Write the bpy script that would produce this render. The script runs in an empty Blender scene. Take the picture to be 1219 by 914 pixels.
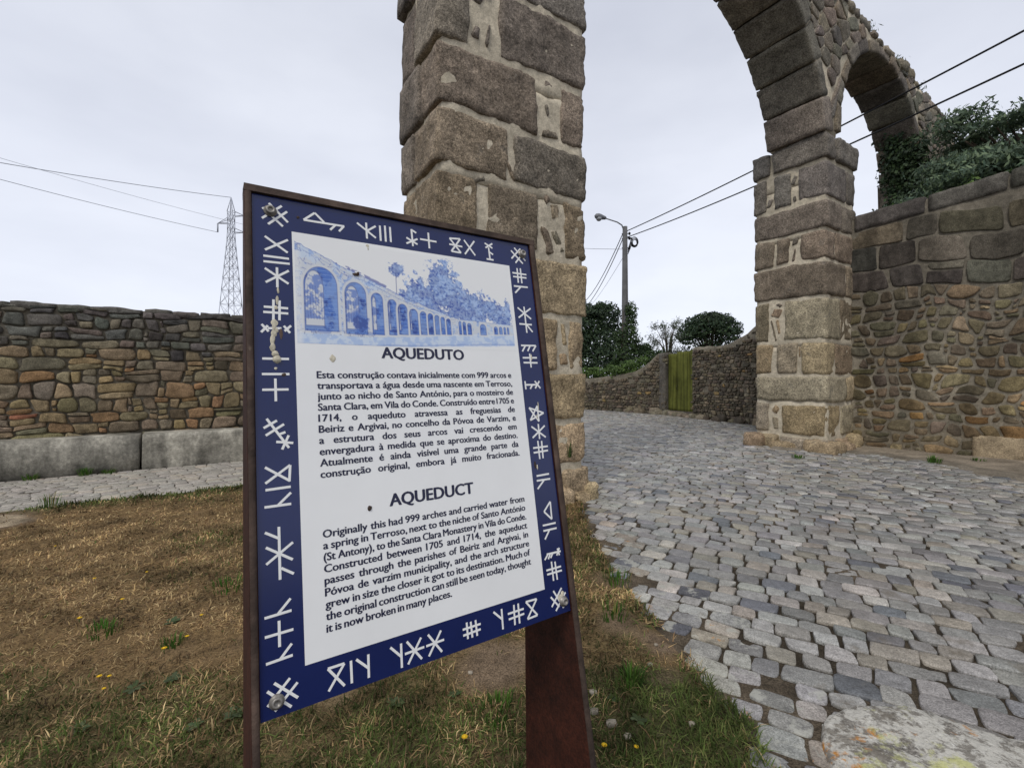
import bpy, math, random
import numpy as np
from mathutils import Vector, noise
R = math.radians
C = bpy.context.scene.collection
scene = bpy.context.scene

# ------------------------------------------------------------------ camera, sky, sun, exposure
cam = bpy.data.cameras.new('camera'); cam_o = bpy.data.objects.new('camera', cam); C.objects.link(cam_o)
cam_o.location = (0, 0, 1.5); cam_o.rotation_euler = (R(90), 0, 0)
cam.sensor_width = 36; cam.lens = 16.24; cam.shift_y = -0.0074
cam.clip_start = .05; cam.clip_end = 1500
scene.camera = cam_o
SUN_EL, SUN_AZ = 52, 205            # soft sun behind the photographer's left shoulder
w = bpy.data.worlds.new('World'); scene.world = w; w.use_nodes = True
nt = w.node_tree; nt.nodes.clear()
def N(t, typ, **kw):
    n = t.nodes.new(typ)
    for k, v in kw.items(): setattr(n, k, v)
    return n
sky = N(nt, 'ShaderNodeTexSky', sky_type='NISHITA', sun_disc=False)
sky.sun_elevation = R(SUN_EL); sky.sun_rotation = R(SUN_AZ)
tc = N(nt, 'ShaderNodeTexCoord')
mp = N(nt, 'ShaderNodeMapping'); mp.inputs['Scale'].default_value = (1.2, 1.2, 3.2)
cl = N(nt, 'ShaderNodeTexNoise'); cl.inputs['Scale'].default_value = 1.3; cl.inputs['Detail'].default_value = 5
cr = N(nt, 'ShaderNodeValToRGB')
cr.color_ramp.elements[0].position = .36; cr.color_ramp.elements[0].color = (5.35, 5.6, 6.4, 1)
cr.color_ramp.elements[1].position = .64; cr.color_ramp.elements[1].color = (6.6, 6.85, 7.6, 1)
sp = N(nt, 'ShaderNodeSeparateXYZ')
hr = N(nt, 'ShaderNodeMapRange'); hr.inputs['From Min'].default_value = 0; hr.inputs['From Max'].default_value = .55
hr.inputs['To Min'].default_value = 1.15; hr.inputs['To Max'].default_value = .93
vm = N(nt, 'ShaderNodeVectorMath', operation='SCALE')
mx = N(nt, 'ShaderNodeMix', data_type='RGBA'); mx.inputs['Factor'].default_value = .92
bg = N(nt, 'ShaderNodeBackground'); bg.inputs['Strength'].default_value = .1
wo = N(nt, 'ShaderNodeOutputWorld')
L = nt.links.new
L(tc.outputs['Generated'], mp.inputs['Vector']); L(mp.outputs[0], cl.inputs['Vector']); L(cl.outputs['Fac'], cr.inputs[0])
L(tc.outputs['Generated'], sp.inputs[0]); L(sp.outputs['Z'], hr.inputs[0])
L(cr.outputs[0], vm.inputs[0]); L(hr.outputs[0], vm.inputs['Scale'])
L(sky.outputs[0], mx.inputs['A']); L(vm.outputs[0], mx.inputs['B']); L(mx.outputs['Result'], bg.inputs['Color'])
L(bg.outputs[0], wo.inputs['Surface'])
sl = bpy.data.lights.new('sun', 'SUN'); so = bpy.data.objects.new('sun', sl); C.objects.link(so)
sl.energy = 1.15; sl.angle = R(18); sl.color = (1, .96, .9)
az, el = R(SUN_AZ), R(SUN_EL)
sd = Vector((math.sin(az)*math.cos(el), math.cos(az)*math.cos(el), math.sin(el)))
so.rotation_euler = sd.to_track_quat('Z', 'Y').to_euler(); so.location = sd*30
scene.view_settings.view_transform = 'Standard'; scene.view_settings.look = 'None'
scene.view_settings.exposure = .4; scene.view_settings.gamma = 1

# ------------------------------------------------------------------ frame of the place: U runs along the aqueduct, V through its arches
U = Vector((.8397, .5430, 0)); V = Vector((-.5430, .8397, 0))
def P(a, b, z=0): return (a*U.x+b*V.x, a*U.y+b*V.y, z)
def ab(x, y): return (x*U.x+y*U.y, x*V.x+y*V.y)

# ------------------------------------------------------------------ materials
def mat(name, rough=.85, col=None, attr=True, mott=None, fine=None, bump=None, spec=.3, lich=None, metal=0, streak=None, trans=0):
    """col: base colour (or the stone's own colour from attribute Col); mott/fine: (scale, dark, light); bump: list of (scale, strength)"""
    m = bpy.data.materials.new(name); m.use_nodes = True; t = m.node_tree; l = t.links.new
    b = t.nodes['Principled BSDF']; b.inputs['Roughness'].default_value = rough
    b.inputs['Specular IOR Level'].default_value = spec; b.inputs['Metallic'].default_value = metal
    g = N(t, 'ShaderNodeNewGeometry'); pos = g.outputs['Position']
    if attr:
        a = N(t, 'ShaderNodeAttribute', attribute_name='Col'); c = a.outputs['Color']
    else:
        a = N(t, 'ShaderNodeRGB'); a.outputs[0].default_value = (*col, 1); c = a.outputs[0]
    def mul(c, f):
        v = N(t, 'ShaderNodeVectorMath', operation='SCALE'); l(c, v.inputs[0]); l(f, v.inputs['Scale']); return v.outputs[0]
    def nz(scale, detail=4, vec=None, rgh=.6):
        n = N(t, 'ShaderNodeTexNoise'); n.inputs['Scale'].default_value = scale; n.inputs['Detail'].default_value = detail
        n.inputs['Roughness'].default_value = rgh; l(vec or pos, n.inputs['Vector']); return n.outputs['Fac']
    def rng(f, lo, hi, a0=.3, a1=.7):
        r = N(t, 'ShaderNodeMapRange'); l(f, r.inputs[0])
        for k, v in zip(('From Min', 'From Max', 'To Min', 'To Max'), (a0, a1, lo, hi)): r.inputs[k].default_value = v
        return r.outputs[0]
    for q in (mott or []): c = mul(c, rng(nz(q[0]), q[1], q[2]))
    if fine: c = mul(c, rng(nz(fine[0], 2, rgh=.75), fine[1], fine[2], .36, .64))
    if streak:
        mpn = N(t, 'ShaderNodeMapping'); mpn.inputs['Scale'].default_value = (streak[0], streak[0], streak[0]*streak[3]); l(pos, mpn.inputs['Vector'])
        c = mul(c, rng(nz(1, 5, mpn.outputs[0]), streak[1], streak[2], .38, .6))
    for q in (lich or []):      # (scale, threshold, colour, strength)
        f = rng(nz(q[0], 6, rgh=.7), 0, q[3], q[1], q[1]+.07)
        k = N(t, 'ShaderNodeMix', data_type='RGBA'); l(f, k.inputs['Factor']); l(c, k.inputs['A']); k.inputs['B'].default_value = (*q[2], 1)
        c = k.outputs['Result']
    l(c, b.inputs['Base Color'])
    prev = None
    for sc, st in (bump or []):
        bn = N(t, 'ShaderNodeBump'); bn.inputs['Strength'].default_value = st; bn.inputs['Distance'].default_value = min(.02, .35/sc)
        l(nz(sc, 3, rgh=.7), bn.inputs['Height'])
        if prev: l(prev, bn.inputs['Normal'])
        prev = bn.outputs[0]
    if prev: l(prev, b.inputs['Normal'])
    if trans:
        tr = N(t, 'ShaderNodeBsdfTranslucent'); l(c, tr.inputs['Color']); mxs = N(t, 'ShaderNodeMixShader'); mxs.inputs[0].default_value = trans
        l(b.outputs[0], mxs.inputs[1]); l(tr.outputs[0], mxs.inputs[2]); l(mxs.outputs[0], t.nodes['Material Output'].inputs['Surface'])
    return m
GREYL = (.34, .34, .31)
M = {}
M['granite'] = mat('granite', .9, mott=[(1.6, .66, 1.3), (7, .66, 1.3), (34, .48, 1.5)], fine=(110, .42, 1.55), bump=[(12, .6), (36, .9), (110, .6)], spec=.2,
                   lich=[(3.5, .60, (.075, .073, .065), .5), (11, .66, (.34, .33, .27), .5), (23, .66, (.04, .038, .033), .55)])
M['rubble'] = mat('rubble_stone', .92, mott=[(2.5, .7, 1.25), (12, .7, 1.3)], fine=(80, .6, 1.35), bump=[(16, .5), (60, .5)], spec=.15,
                  lich=[(7, .66, (.05, .05, .048), .6), (14, .68, (.26, .26, .22), .55)])
M['mortar'] = mat('lime_mortar', .95, (.58, .51, .385), False, mott=[(3, .7, 1.15), (16, .75, 1.15)], fine=(90, .8, 1.15), bump=[(18, .5), (70, .4)], spec=.1)
M['mortar_grey'] = mat('grey_mortar', .95, (.20, .175, .14), False, mott=[(1.2, .5, 1.4), (14, .7, 1.25)], fine=(90, .7, 1.2), bump=[(22, .6), (70, .4)], spec=.1)
M['mortar_patchy'] = mat('patchy_mortar', .95, mott=[(1.2, .7, 1.3), (14, .75, 1.25)], fine=(90, .75, 1.2), bump=[(22, .6), (70, .4)], spec=.1)
M['mortar_dark'] = mat('dark_wall_mortar', .95, (.165, .145, .11), False, mott=[(1.5, .6, 1.4), (14, .6, 1.3)], bump=[(22, .7)], spec=.1)
M['concrete'] = mat('weathered_concrete', .9, (.40, .375, .31), False, mott=[(1.1, .6, 1.25), (6, .6, 1.25), (24, .8, 1.2)], fine=(120, .8, 1.15), bump=[(40, .3), (120, .2)], spec=.2, streak=(3, .5, 1.15, .25), lich=[(5, .62, (.22, .20, .155), .4), (17, .68, (.18, .165, .14), .4)])
M['sett'] = mat('granite_setts', .46, mott=[(6, .8, 1.2), (30, .8, 1.2)], fine=(150, .6, 1.4), bump=[(25, .5), (70, .4), (140, .35)], spec=.5, lich=[(2.2, .60, (.13, .105, .07), .55), (9, .66, (.36, .35, .31), .55), (27, .66, (.08, .07, .055), .55)])
M['edge_sett'] = mat('lichened_edge_setts', .85, mott=[(6, .75, 1.25), (30, .75, 1.25)], fine=(140, .65, 1.3), bump=[(25, .4), (110, .45)], spec=.25,
                     lich=[(9, .535, (.40, .395, .34), .7), (6.3, .635, (.42, .19, .04), .9), (31, .64, (.10, .09, .07), .6)])
M['soil'] = mat('joint_soil', .97, (.052, .041, .028), False, mott=[(1.2, .6, 1.4), (12, .6, 1.4)], fine=(140, .5, 1.6), bump=[(50, .7)], spec=.1)
M['bed'] = mat('joint_dirt', .97, mott=[(3, .7, 1.35), (14, .65, 1.35)], fine=(120, .5, 1.5), bump=[(45, .7), (130, .5)], spec=.1)
M['lawn_soil'] = mat('dry_soil', .97, mott=[(10, .7, 1.3)], fine=(120, .5, 1.5), bump=[(40, .8), (140, .6)], spec=.08)
M['sand'] = mat('sandy_dirt', .97, mott=[(4, .7, 1.25), (30, .75, 1.2)], fine=(160, .6, 1.4), bump=[(35, .6), (150, .5)], spec=.08)
M['grass'] = mat('grass_blades', .8, spec=.15, trans=.25)
M['leaf'] = mat('leaves', .6, spec=.3, trans=.2)
M['bark'] = mat('bark', .95, (.09, .07, .05), False, mott=[(8, .6, 1.4)], bump=[(30, .8)])
M['pole'] = mat('cast_concrete_pole', .9, (.105, .105, .105), False, mott=[(3, .75, 1.2)], fine=(60, .8, 1.2), bump=[(60, .3)])
M['cable'] = mat('black_cable', .6, (.018, .018, .02), False)
M['thin_cable'] = mat('hazed_conductor', .5, (.30, .315, .35), False)  # wire colour lightened to carry the haze of the far power lines
M['steel'] = mat('hazed_galvanised_steel', .55, (.46, .48, .53), False, mott=[(3, .8, 1.2)], metal=.2)  # pylon steel made paler, distance haze is put into its colour
M['lamp_metal'] = mat('lamp_housing', .5, (.16, .165, .175), False)
M['glass'] = mat('lamp_bowl', .15, (.30, .31, .32), False, spec=.6)
M['enamel_blue'] = mat('blue_enamel', .22, (.0065, .0145, .082), False, mott=[(5, .88, 1.12)], spec=.5)
M['enamel_white'] = mat('white_enamel', .28, (.80, .80, .78), False, mott=[(6, .97, 1.03)], spec=.5, lich=[(14, .73, (.55, .47, .32), .45), (3, .62, (.70, .69, .64), .5), (55, .74, (.45, .40, .32), .5)])
M['enamel_mark'] = mat('white_marks', .35, (.78, .78, .76), False, spec=.4)
M['ink'] = mat('dark_blue_ink', .35, (.012, .014, .045), False, spec=.4)
M['paint'] = mat('tile_painting', .3, spec=.5)
M['rust'] = mat('rusted_steel_plate', .72, (.038, .0102, .0053), False, mott=[(2.5, .65, 1.35), (20, .7, 1.35)], fine=(120, .7, 1.3), bump=[(50, .25)], spec=.3, lich=[(9, .72, (.11, .05, .025), .6)])
M['rust_edge'] = mat('worn_steel_edge', .8, (.060, .040, .030), False, mott=[(9, .4, 1.6), (30, .6, 1.4)], bump=[(60, .4)], lich=[(16, .66, (.22, .17, .13), .7)])
M['zinc'] = mat('zinc_bolt', .45, (.30, .28, .25), False, mott=[(60, .6, 1.2)], metal=.5, lich=[(45, .6, (.10, .05, .03), .7)])
M['drop'] = mat('bird_dropping', .9, (.62, .57, .44), False, mott=[(90, .6, 1.15)], bump=[(90, .6)])
M['wood'] = mat('mossy_painted_wood', .85, (.105, .112, .024), False, mott=[(2, .6, 1.3)], streak=(11, .6, 1.2, .05), bump=[(40, .3)], spec=.15)
M['slab'] = mat('lichened_boulder', .93, (.20, .185, .16), False, mott=[(6, .7, 1.3)], fine=(90, .55, 1.45), bump=[(12, .9), (28, .9), (80, .8)], spec=.15,
                lich=[(9, .42, (.52, .50, .44), .8), (7, .53, (.17, .15, .12), .8), (20, .52, (.12, .105, .085), .75), (34, .56, (.62, .60, .54), .6), (3.3, .575, (.47, .47, .20), .85), (5.3, .59, (.47, .20, .03), .95), (60, .60, (.08, .07, .055), .6)])
M['petal'] = mat('yellow_petals', .7, (.75, .48, .02), False)
M['stem'] = mat('green_stem', .7, (.08, .12, .03), False)
M['pebble'] = mat('pale_pebble', .8, (.30, .26, .20), False, mott=[(40, .7, 1.2)])

# ------------------------------------------------------------------ mesh helpers
def link(o, parent=None, base=None):
    C.objects.link(o)
    if parent is not None: o.parent = parent
    elif base is not None: o.location = base
    return o
BASE = {}
def tag(o, label=None, cat=None, group=None, kind=None):
    if label: o['label'] = label
    if cat: o['category'] = cat
    if group: o['group'] = group
    if kind: o['kind'] = kind
    return o
def thing(name, base, label, cat, group=None):
    o = bpy.data.objects.new(name, None); o.empty_display_size = .2; C.objects.link(o); o.location = base
    BASE[o] = Vector(base); return tag(o, label, cat, group)
class MB:
    """collects vertices, faces and per-vertex colours in world coordinates"""
    def __init__(s): s.v = []; s.f = []; s.c = []
    def add(s, vs, fs, col=(.5, .5, .5)):
        o = len(s.v); s.v.extend(vs); s.f.extend([[i+o for i in f] for f in fs])
        if len(vs) and isinstance(col, list): s.c.extend(col)
        else: s.c.extend([col]*len(vs))
    def build(s, name, m, parent=None, base=None, smooth=True):
        return build_np(name, np.array(s.v, float).reshape(-1, 3), s.f, np.array(s.c, float).reshape(-1, 3), m, parent, base, smooth)
def build_np(name, v, f, c, m, parent=None, base=None, smooth=True):
    me = bpy.data.meshes.new(name)
    b = BASE[parent] if parent in BASE else Vector(base or (0, 0, 0))
    v = v - np.array(b)
    if isinstance(f, np.ndarray):
        n, k = f.shape
        me.vertices.add(len(v)); me.vertices.foreach_set('co', v.astype(np.float32).ravel())
        me.loops.add(n*k); me.loops.foreach_set('vertex_index', f.astype(np.int32).ravel())
        me.polygons.add(n); me.polygons.foreach_set('loop_start', np.arange(0, n*k, k, dtype=np.int32))
        me.update(calc_edges=True); me.validate()
    else:
        me.from_pydata(v.tolist(), [], f); me.update()
    if c is not None:
        at = me.color_attributes.new('Col', 'FLOAT_COLOR', 'POINT')
        cc = np.ones((len(v), 4), np.float32); cc[:, :3] = c; at.data.foreach_set('color', cc.ravel())
    if smooth: me.polygons.foreach_set('use_smooth', np.ones(len(me.polygons), bool))
    me.materials.append(m)
    o = bpy.data.objects.new(name, me); link(o, parent, b if parent is None else None)
    BASE[o] = b
    return o
def boxv(mb, pts8, col=(.5, .5, .5)):      # pts8: bottom ring of 4 then top ring of 4
    mb.add([tuple(p) for p in pts8], [[3, 2, 1, 0], [4, 5, 6, 7], [0, 1, 5, 4], [1, 2, 6, 5], [2, 3, 7, 6], [3, 0, 4, 7]], col)
def abox(mb, a0, a1, b0, b1, z0, z1, col=(.5, .5, .5)):
    boxv(mb, [P(a0, b0, z0), P(a1, b0, z0), P(a1, b1, z0), P(a0, b1, z0), P(a0, b0, z1), P(a1, b0, z1), P(a1, b1, z1), P(a0, b1, z1)], col)
def tube(mb, pts, rad, n=8, col=(.5, .5, .5), cap=True):
    pts = [Vector(p) for p in pts]; rs = rad if isinstance(rad, (list, tuple)) else [rad]*len(pts)
    vs, fs = [], []; up = Vector((0, 0, 1))
    for i, p in enumerate(pts):
        d = (pts[min(i+1, len(pts)-1)]-pts[max(i-1, 0)]).normalized()
        x = d.cross(up if abs(d.z) < .95 else Vector((1, 0, 0))).normalized(); y = x.cross(d)
        for k in range(n):
            a = 2*math.pi*k/n; vs.append(tuple(p+(x*math.cos(a)+y*math.sin(a))*rs[i]))
    for i in range(len(pts)-1):
        for k in range(n): fs.append([i*n+k, i*n+(k+1) % n, (i+1)*n+(k+1) % n, (i+1)*n+k])
    if cap: fs += [list(range(n))[::-1], [len(vs)-n+k for k in range(n)]]
    mb.add(vs, fs, col)
def lathe(mb, c, prof, n=16, col=(.5, .5, .5), ax=None):    # prof: (radius, height) along ax from c
    c = Vector(c); az = Vector(ax or (0, 0, 1)).normalized(); x = az.cross(Vector((0, 1, 0)) if abs(az.y) < .9 else Vector((1, 0, 0))).normalized(); y = az.cross(x)
    vs = [tuple(c+az*h+(x*math.cos(2*math.pi*k/n)+y*math.sin(2*math.pi*k/n))*r) for r, h in prof for k in range(n)]
    fs = [[i*n+k, i*n+(k+1) % n, (i+1)*n+(k+1) % n, (i+1)*n+k] for i in range(len(prof)-1) for k in range(n)]
    fs += [list(range(n))[::-1], [len(vs)-n+k for k in range(n)]]
    mb.add(vs, fs, col)
def block(mb, lo, hi, mp, r=.05, amp=.02, step=.08, col=(.2, .2, .2), rnd=random, freq=3.0, fine=.35, jit=0, jax=(0, 2)):
    """rounded, hewn block in parameter space lo..hi, mapped to the world by mp(a, b, z)"""
    lo = Vector(lo); hi = Vector(hi); d = hi-lo
    r = min(r, min(d)*.45)
    ns = [max(2, min(30, int(round(x/step)))) for x in d]
    idx = {}; vs = []; fs = []; off = Vector((rnd.uniform(0, 90), rnd.uniform(0, 90), rnd.uniform(0, 90)))
    q4 = [[rnd.random()**1.6*jit for _ in range(4)] for _ in range(2)]
    il = lo+Vector((r, r, r)); ih = hi-Vector((r, r, r))
    def vert(i, j, k):
        key = (i, j, k)
        if key in idx: return idx[key]
        t = [lo[q]+d[q]*(i, j, k)[q]/ns[q] for q in range(3)]
        # pull the outer lattice rows in to the fillet so that the rounding is smooth
        p = Vector(t); inn = Vector([min(max(p[q], il[q]), ih[q]) for q in range(3)])
        e = p-inn
        p2 = inn+e.normalized()*r if e.length > 1e-6 else p
        nrm = e.normalized() if e.length > 1e-6 else Vector((0, 0, 0))
        s = p2+off
        n = noise.noise(s*freq)*amp*.8+noise.noise(s*freq*3.1)*amp*fine*1.5+noise.noise(s*freq*8)*amp*fine*1.2
        p2 = p2+nrm*n
        if jit:      # every corner is knocked in by a different amount
            u_, w_ = jax; fx, fz = (p2[u_]-lo[u_])/d[u_], (p2[w_]-lo[w_])/d[w_]; A, B = q4
            p2[u_] += (1-fx)*(A[0]*(1-fz)+A[1]*fz)-fx*(A[2]*(1-fz)+A[3]*fz)
            p2[w_] += (1-fz)*(B[0]*(1-fx)+B[1]*fx)-fz*(B[2]*(1-fx)+B[3]*fx)
        idx[key] = len(vs); vs.append(tuple(mp(*p2))); return idx[key]
    for ax in range(3):
        o1, o2 = [q for q in range(3) if q != ax]
        for side in (0, 1):
            for i in range(ns[o1]):
                for j in range(ns[o2]):
                    q = []
                    for (x, y) in ((i, j), (i+1, j), (i+1, j+1), (i, j+1)):
                        k = [0, 0, 0]; k[ax] = ns[ax]*side; k[o1] = x; k[o2] = y; q.append(vert(*k))
                    if (side == 0) ^ (ax == 1): q = q[::-1]
                    fs.append(q)
    mb.add(vs, fs, col)
def chaikin(p, q=.25):
    o = []
    for i in range(len(p)):
        a, b = p[i], p[(i+1) % len(p)]
        o.append((a[0]*(1-q)+b[0]*q, a[1]*(1-q)+b[1]*q)); o.append((a[0]*q+b[0]*(1-q), a[1]*q+b[1]*(1-q)))
    return o
def voronoi(seeds, bounds, cell):
    """cells of a Voronoi diagram clipped to bounds (s0, s1, z0, z1)"""
    s0, s1, z0, z1 = bounds; g = {}
    for i, (x, y) in enumerate(seeds): g.setdefault((int(x//cell), int(y//cell)), []).append(i)
    out = []
    for i, (x, y) in enumerate(seeds):
        poly = [(max(s0, x-2*cell), max(z0, y-2*cell)), (min(s1, x+2*cell), max(z0, y-2*cell)), (min(s1, x+2*cell), min(z1, y+2*cell)), (max(s0, x-2*cell), min(z1, y+2*cell))]
        ci, cj = int(x//cell), int(y//cell)
        for di in range(-2, 3):
            for dj in range(-2, 3):
                for j in g.get((ci+di, cj+dj), ()):
                    if j == i: continue
                    bx, by = seeds[j]; nx, ny = bx-x, by-y; c = (bx*bx+by*by-x*x-y*y)/2
                    new = []
                    for k in range(len(poly)):
                        p, q = poly[k], poly[(k+1) % len(poly)]
                        dp = p[0]*nx+p[1]*ny-c; dq = q[0]*nx+q[1]*ny-c
                        if dp <= 0: new.append(p)
                        if dp*dq < 0:
                            t = dp/(dp-dq); new.append((p[0]+(q[0]-p[0])*t, p[1]+(q[1]-p[1])*t))
                    poly = new
                    if not poly: break
                if not poly: break
            if not poly: break
        if len(poly) >= 3: out.append((i, poly))
    return out
def coursed(rnd, s0, s1, H, hfn, wfn, split=.25, wob=.3, skew=.28):
    """outlines of roughly coursed rubble: wavy beds, slanted joints, some stones split in two"""
    zs = [0]
    while zs[-1] < H: zs.append(zs[-1]+hfn(zs[-1]))
    ph = [rnd.uniform(0, 99) for _ in zs]
    def bed(k, s):
        if k == 0: return 0
        h = min(zs[k]-zs[k-1], (zs[k+1]-zs[k]) if k+1 < len(zs) else 9)
        return zs[k]+h*wob*(1.1*noise.noise(Vector((s*2.1, ph[k], 0)))+.8*noise.noise(Vector((s*5.5, ph[k], 4))))
    out = []
    for k in range(len(zs)-1):
        s = s0-rnd.uniform(0, .3); h = zs[k+1]-zs[k]; sl = 0
        while s < s1:
            wd = wfn(zs[k])*(.75 if rnd.random() < .2 else 1); sr = rnd.uniform(-skew, skew)*h
            e = s+wd; j = lambda q: rnd.uniform(-q, q)
            L0, L1, R0, R1 = s-sl/2, s+sl/2, e-sr/2, e+sr/2
            def pt(f, g):
                x = (L0*(1-g)+L1*g)*(1-f)+(R0*(1-g)+R1*g)*f
                return (x, bed(k, x)*(1-g)+bed(k+1, x)*g)
            def q8(f0, f1, g0, g1):
                b_ = [pt(f0, g0), pt((f0+f1)/2, g0), pt(f1, g0), pt(f1, (g0+g1)/2), pt(f1, g1), pt((f0+f1)/2, g1), pt(f0, g1), pt(f0, (g0+g1)/2)]
                u_ = .035*min(1, wd/.3); c = [(x+j(u_*.5), y+j(u_*.4)) for x, y in b_]
                for m in (0, 2, 4, 6):
                    if rnd.random() < .35: c[m] = ((c[m][0]*.75+(c[m-1][0]+c[(m+1) % 8][0])*.125), (c[m][1]*.75+(c[m-1][1]+c[(m+1) % 8][1])*.125))
                return c
            t = rnd.random()
            if t < split and h > .12:
                g = rnd.uniform(.35, .65); out += [q8(0, 1, 0, g), q8(0, 1, g, 1)]
            elif t < split+.12 and wd > .24:
                f = rnd.uniform(.68, .8); out.append(q8(0, f, 0, 1)); g = rnd.uniform(.4, .6); out += [q8(f, 1, 0, g), q8(f, 1, g, 1)]
            else: out.append(q8(0, 1, 0, 1))
            s = e; sl = sr
    return [p for p in out if s0 <= sum(q[0] for q in p)/8 <= s1]
def row_seeds(rnd, W, H, hfn, wfn, split=.3, z0=0):
    seeds = []; z = z0
    while z < H:
        h = hfn(z); s = -rnd.uniform(0, .3)
        while s < W:
            wd = wfn(z)
            if rnd.random() < split:
                k = rnd.uniform(.35, .65)
                seeds.append((s+wd*.5+rnd.uniform(-.03, .03), z+h*k*.5)); seeds.append((s+wd*.5+rnd.uniform(-.03, .03), z+h*(k+(1-k)*.5)))
            else: seeds.append((s+wd/2, z+h/2+rnd.uniform(-.18, .18)*h))
            s += wd
        z += h
    return seeds
def stone_face(mb, poly, mp, h, col, rnd, gap=.012, it=2, amp=.012, q=.25, sink=.05):
    """one rubble stone: outline poly in wall coordinates, bulging out by h; mp(s, z, d)"""
    cx = sum(p[0] for p in poly)/len(poly); cy = sum(p[1] for p in poly)/len(poly)
    rad = sum(math.hypot(p[0]-cx, p[1]-cy) for p in poly)/len(poly)
    if rad < .02: return
    mnr = max(.03, rad*.75); k = max(.5, 1-gap/mnr)
    poly = [(cx+(p[0]-cx)*k, cy+(p[1]-cy)*k) for p in poly]
    for _ in range(it): poly = chaikin(poly, q)
    o = Vector((rnd.uniform(0, 99), rnd.uniform(0, 99), rnd.uniform(0, 99)))
    n = len(poly); vs = []; fs = []
    tx, ty = rnd.uniform(-.08, .08), rnd.uniform(-.08, .08)
    rings = ((1, -sink), (1.0, h*.3), (.93, h*.78), (.78, h), (.42, h*1.06))
    for sc, d in rings:
        for (x, y) in poly:
            px, py = cx+(x-cx)*sc, cy+(y-cy)*sc
            w2 = Vector((px*5, py*5, d*5))+o
            dd = d+(noise.noise(w2)*amp+noise.noise(w2*3)*amp*.5)*(1 if d > 0 else 0)+((px-cx)*tx+(py-cy)*ty)*(1 if d > 0 else 0)
            ox = noise.noise(w2*2+Vector((7, 0, 0)))*.012
            vs.append(tuple(mp(px+ox, py+ox*.7, dd)))
    vs.append(tuple(mp(cx, cy, h*1.06+noise.noise(o)*amp)))
    for i in range(len(rings)-1):
        for j in range(n): fs.append([i*n+j, i*n+(j+1) % n, (i+1)*n+(j+1) % n, (i+1)*n+j])
    b = (len(rings)-1)*n
    for j in range(n): fs.append([b+j, b+(j+1) % n, len(vs)-1])
    mb.add(vs, fs, col)
def vary(c, rnd, v=.18, h=.06):
    k = 1+rnd.uniform(-v, v); return tuple(max(.01, x*k*(1+rnd.uniform(-h, h))) for x in c)
WARM = (1.09, .985, .83)       # the granite here is yellowish
def pick(rnd, pal):
    c = pick0(rnd, pal); return tuple(x*y for x, y in zip(c, WARM))
def pick0(rnd, pal):
    t = rnd.uniform(0, sum(p[0] for p in pal))
    for wgt, c in pal:
        t -= wgt
        if t <= 0: return c
    return pal[-1][1]
def leaf_mass(name, blobs, n, size, cols, parent=None, base=None, seed=1, shell=.55, flat=0, aspect=.5, m=None):
    """many separate leaf faces spread through ellipsoids; blobs: (x, y, z, rx, ry, rz, weight)"""
    rg = np.random.default_rng(seed); B = np.array(blobs, float); wt = B[:, 6]/B[:, 6].sum()
    k = rg.choice(len(B), n, p=wt); d = rg.normal(size=(n, 3)); d /= np.linalg.norm(d, axis=1)[:, None]
    rr = shell+(1.06-shell)*rg.random(n)**.6
    lump = 1+.16*np.sin(d[:, 0]*5+k)*np.sin(d[:, 1]*4+k*2)+.12*np.sin(d[:, 2]*7+k*3)
    c = B[k, :3]+d*B[k, 3:6]*(rr*lump)[:, None]
    nr = d+rg.normal(size=(n, 3))*.55; nr[:, 2] += .35+flat; nr /= np.linalg.norm(nr, axis=1)[:, None]
    t = np.cross(nr, rg.normal(size=(n, 3))); t[:, 2] -= .25; t /= np.linalg.norm(t, axis=1)[:, None]
    s = np.cross(nr, t); ln = size*(.6+.8*rg.random(n))[:, None]
    v = np.stack([c-t*ln*.5, c+s*ln*aspect*.5-nr*ln*.06, c+t*ln*.5-nr*ln*.12, c-s*ln*aspect*.5-nr*ln*.06], 1).reshape(-1, 3)
    f = np.arange(n*4).reshape(-1, 4)
    pal = np.array(cols)[rg.integers(0, len(cols), n)]*(.7+.6*rg.random(n))[:, None]*(1+.18*np.sin(k*2.3))[:, None]
    return build_np(name, v, f, np.repeat(pal, 4, 0), m or M['leaf'], parent, base, False)

# ------------------------------------------------------------------ ground, road, path, lawn
ED = [(0.6, 1.45), (1.2, 1.17), (1.77, .985), (1.95, 1.0), (2.41, .95), (2.9, .84), (3.41, .77), (4.2, .76), (4.94, .80), (5.3, .84), (9, 1.0)]
def edge(y):
    for (y0, x0), (y1, x1) in zip(ED, ED[1:]):
        if y <= y1: return x0+(x1-x0)*max(0, (y-y0)/(y1-y0))
    return ED[-1][1]
gm = MB(); gm.add([(-400, -200, -.06), (400, -200, -.06), (400, 700, -.06), (-400, 700, -.06)], [[0, 1, 2, 3]])
gnd = gm.build('ground', M['soil'], smooth=False); tag(gnd, 'bare brown earth under and beyond the paving', kind='structure')
FW = [(13.55, 6.6), (13.8, 7.74), (14.62, 11.1), (14.66, 12.08), (14.15, 15.62), (13.4, 19.5)]     # street face of the far boundary wall (a, b)
def fwa(b):
    for (a0, b0), (a1, b1) in zip(FW, FW[1:]):
        if b <= b1: return a0+(a1-a0)*max(0, (b-b0)/(b1-b0))
    return FW[-1][0]
def on_road(x, y):
    a, b = ab(x, y)
    if b < -3.5 or b > 21 or y < .9: return False
    if b < 4.22 and a > 11.25: return False
    if a > fwa(b)-.1: return False
    if 10.0 < a < 11.4 and 4.2 < b < 5.7: return False
    if 1.9 < a < 3.75 and 4.27 < b < 5.2: return False
    if y < 5.6: return x > edge(y)
    return x > .08*y and not (a < 3.0 and b > 7.2)
rnd = random.Random(5)
road = MB(); edges_m = MB()
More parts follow.
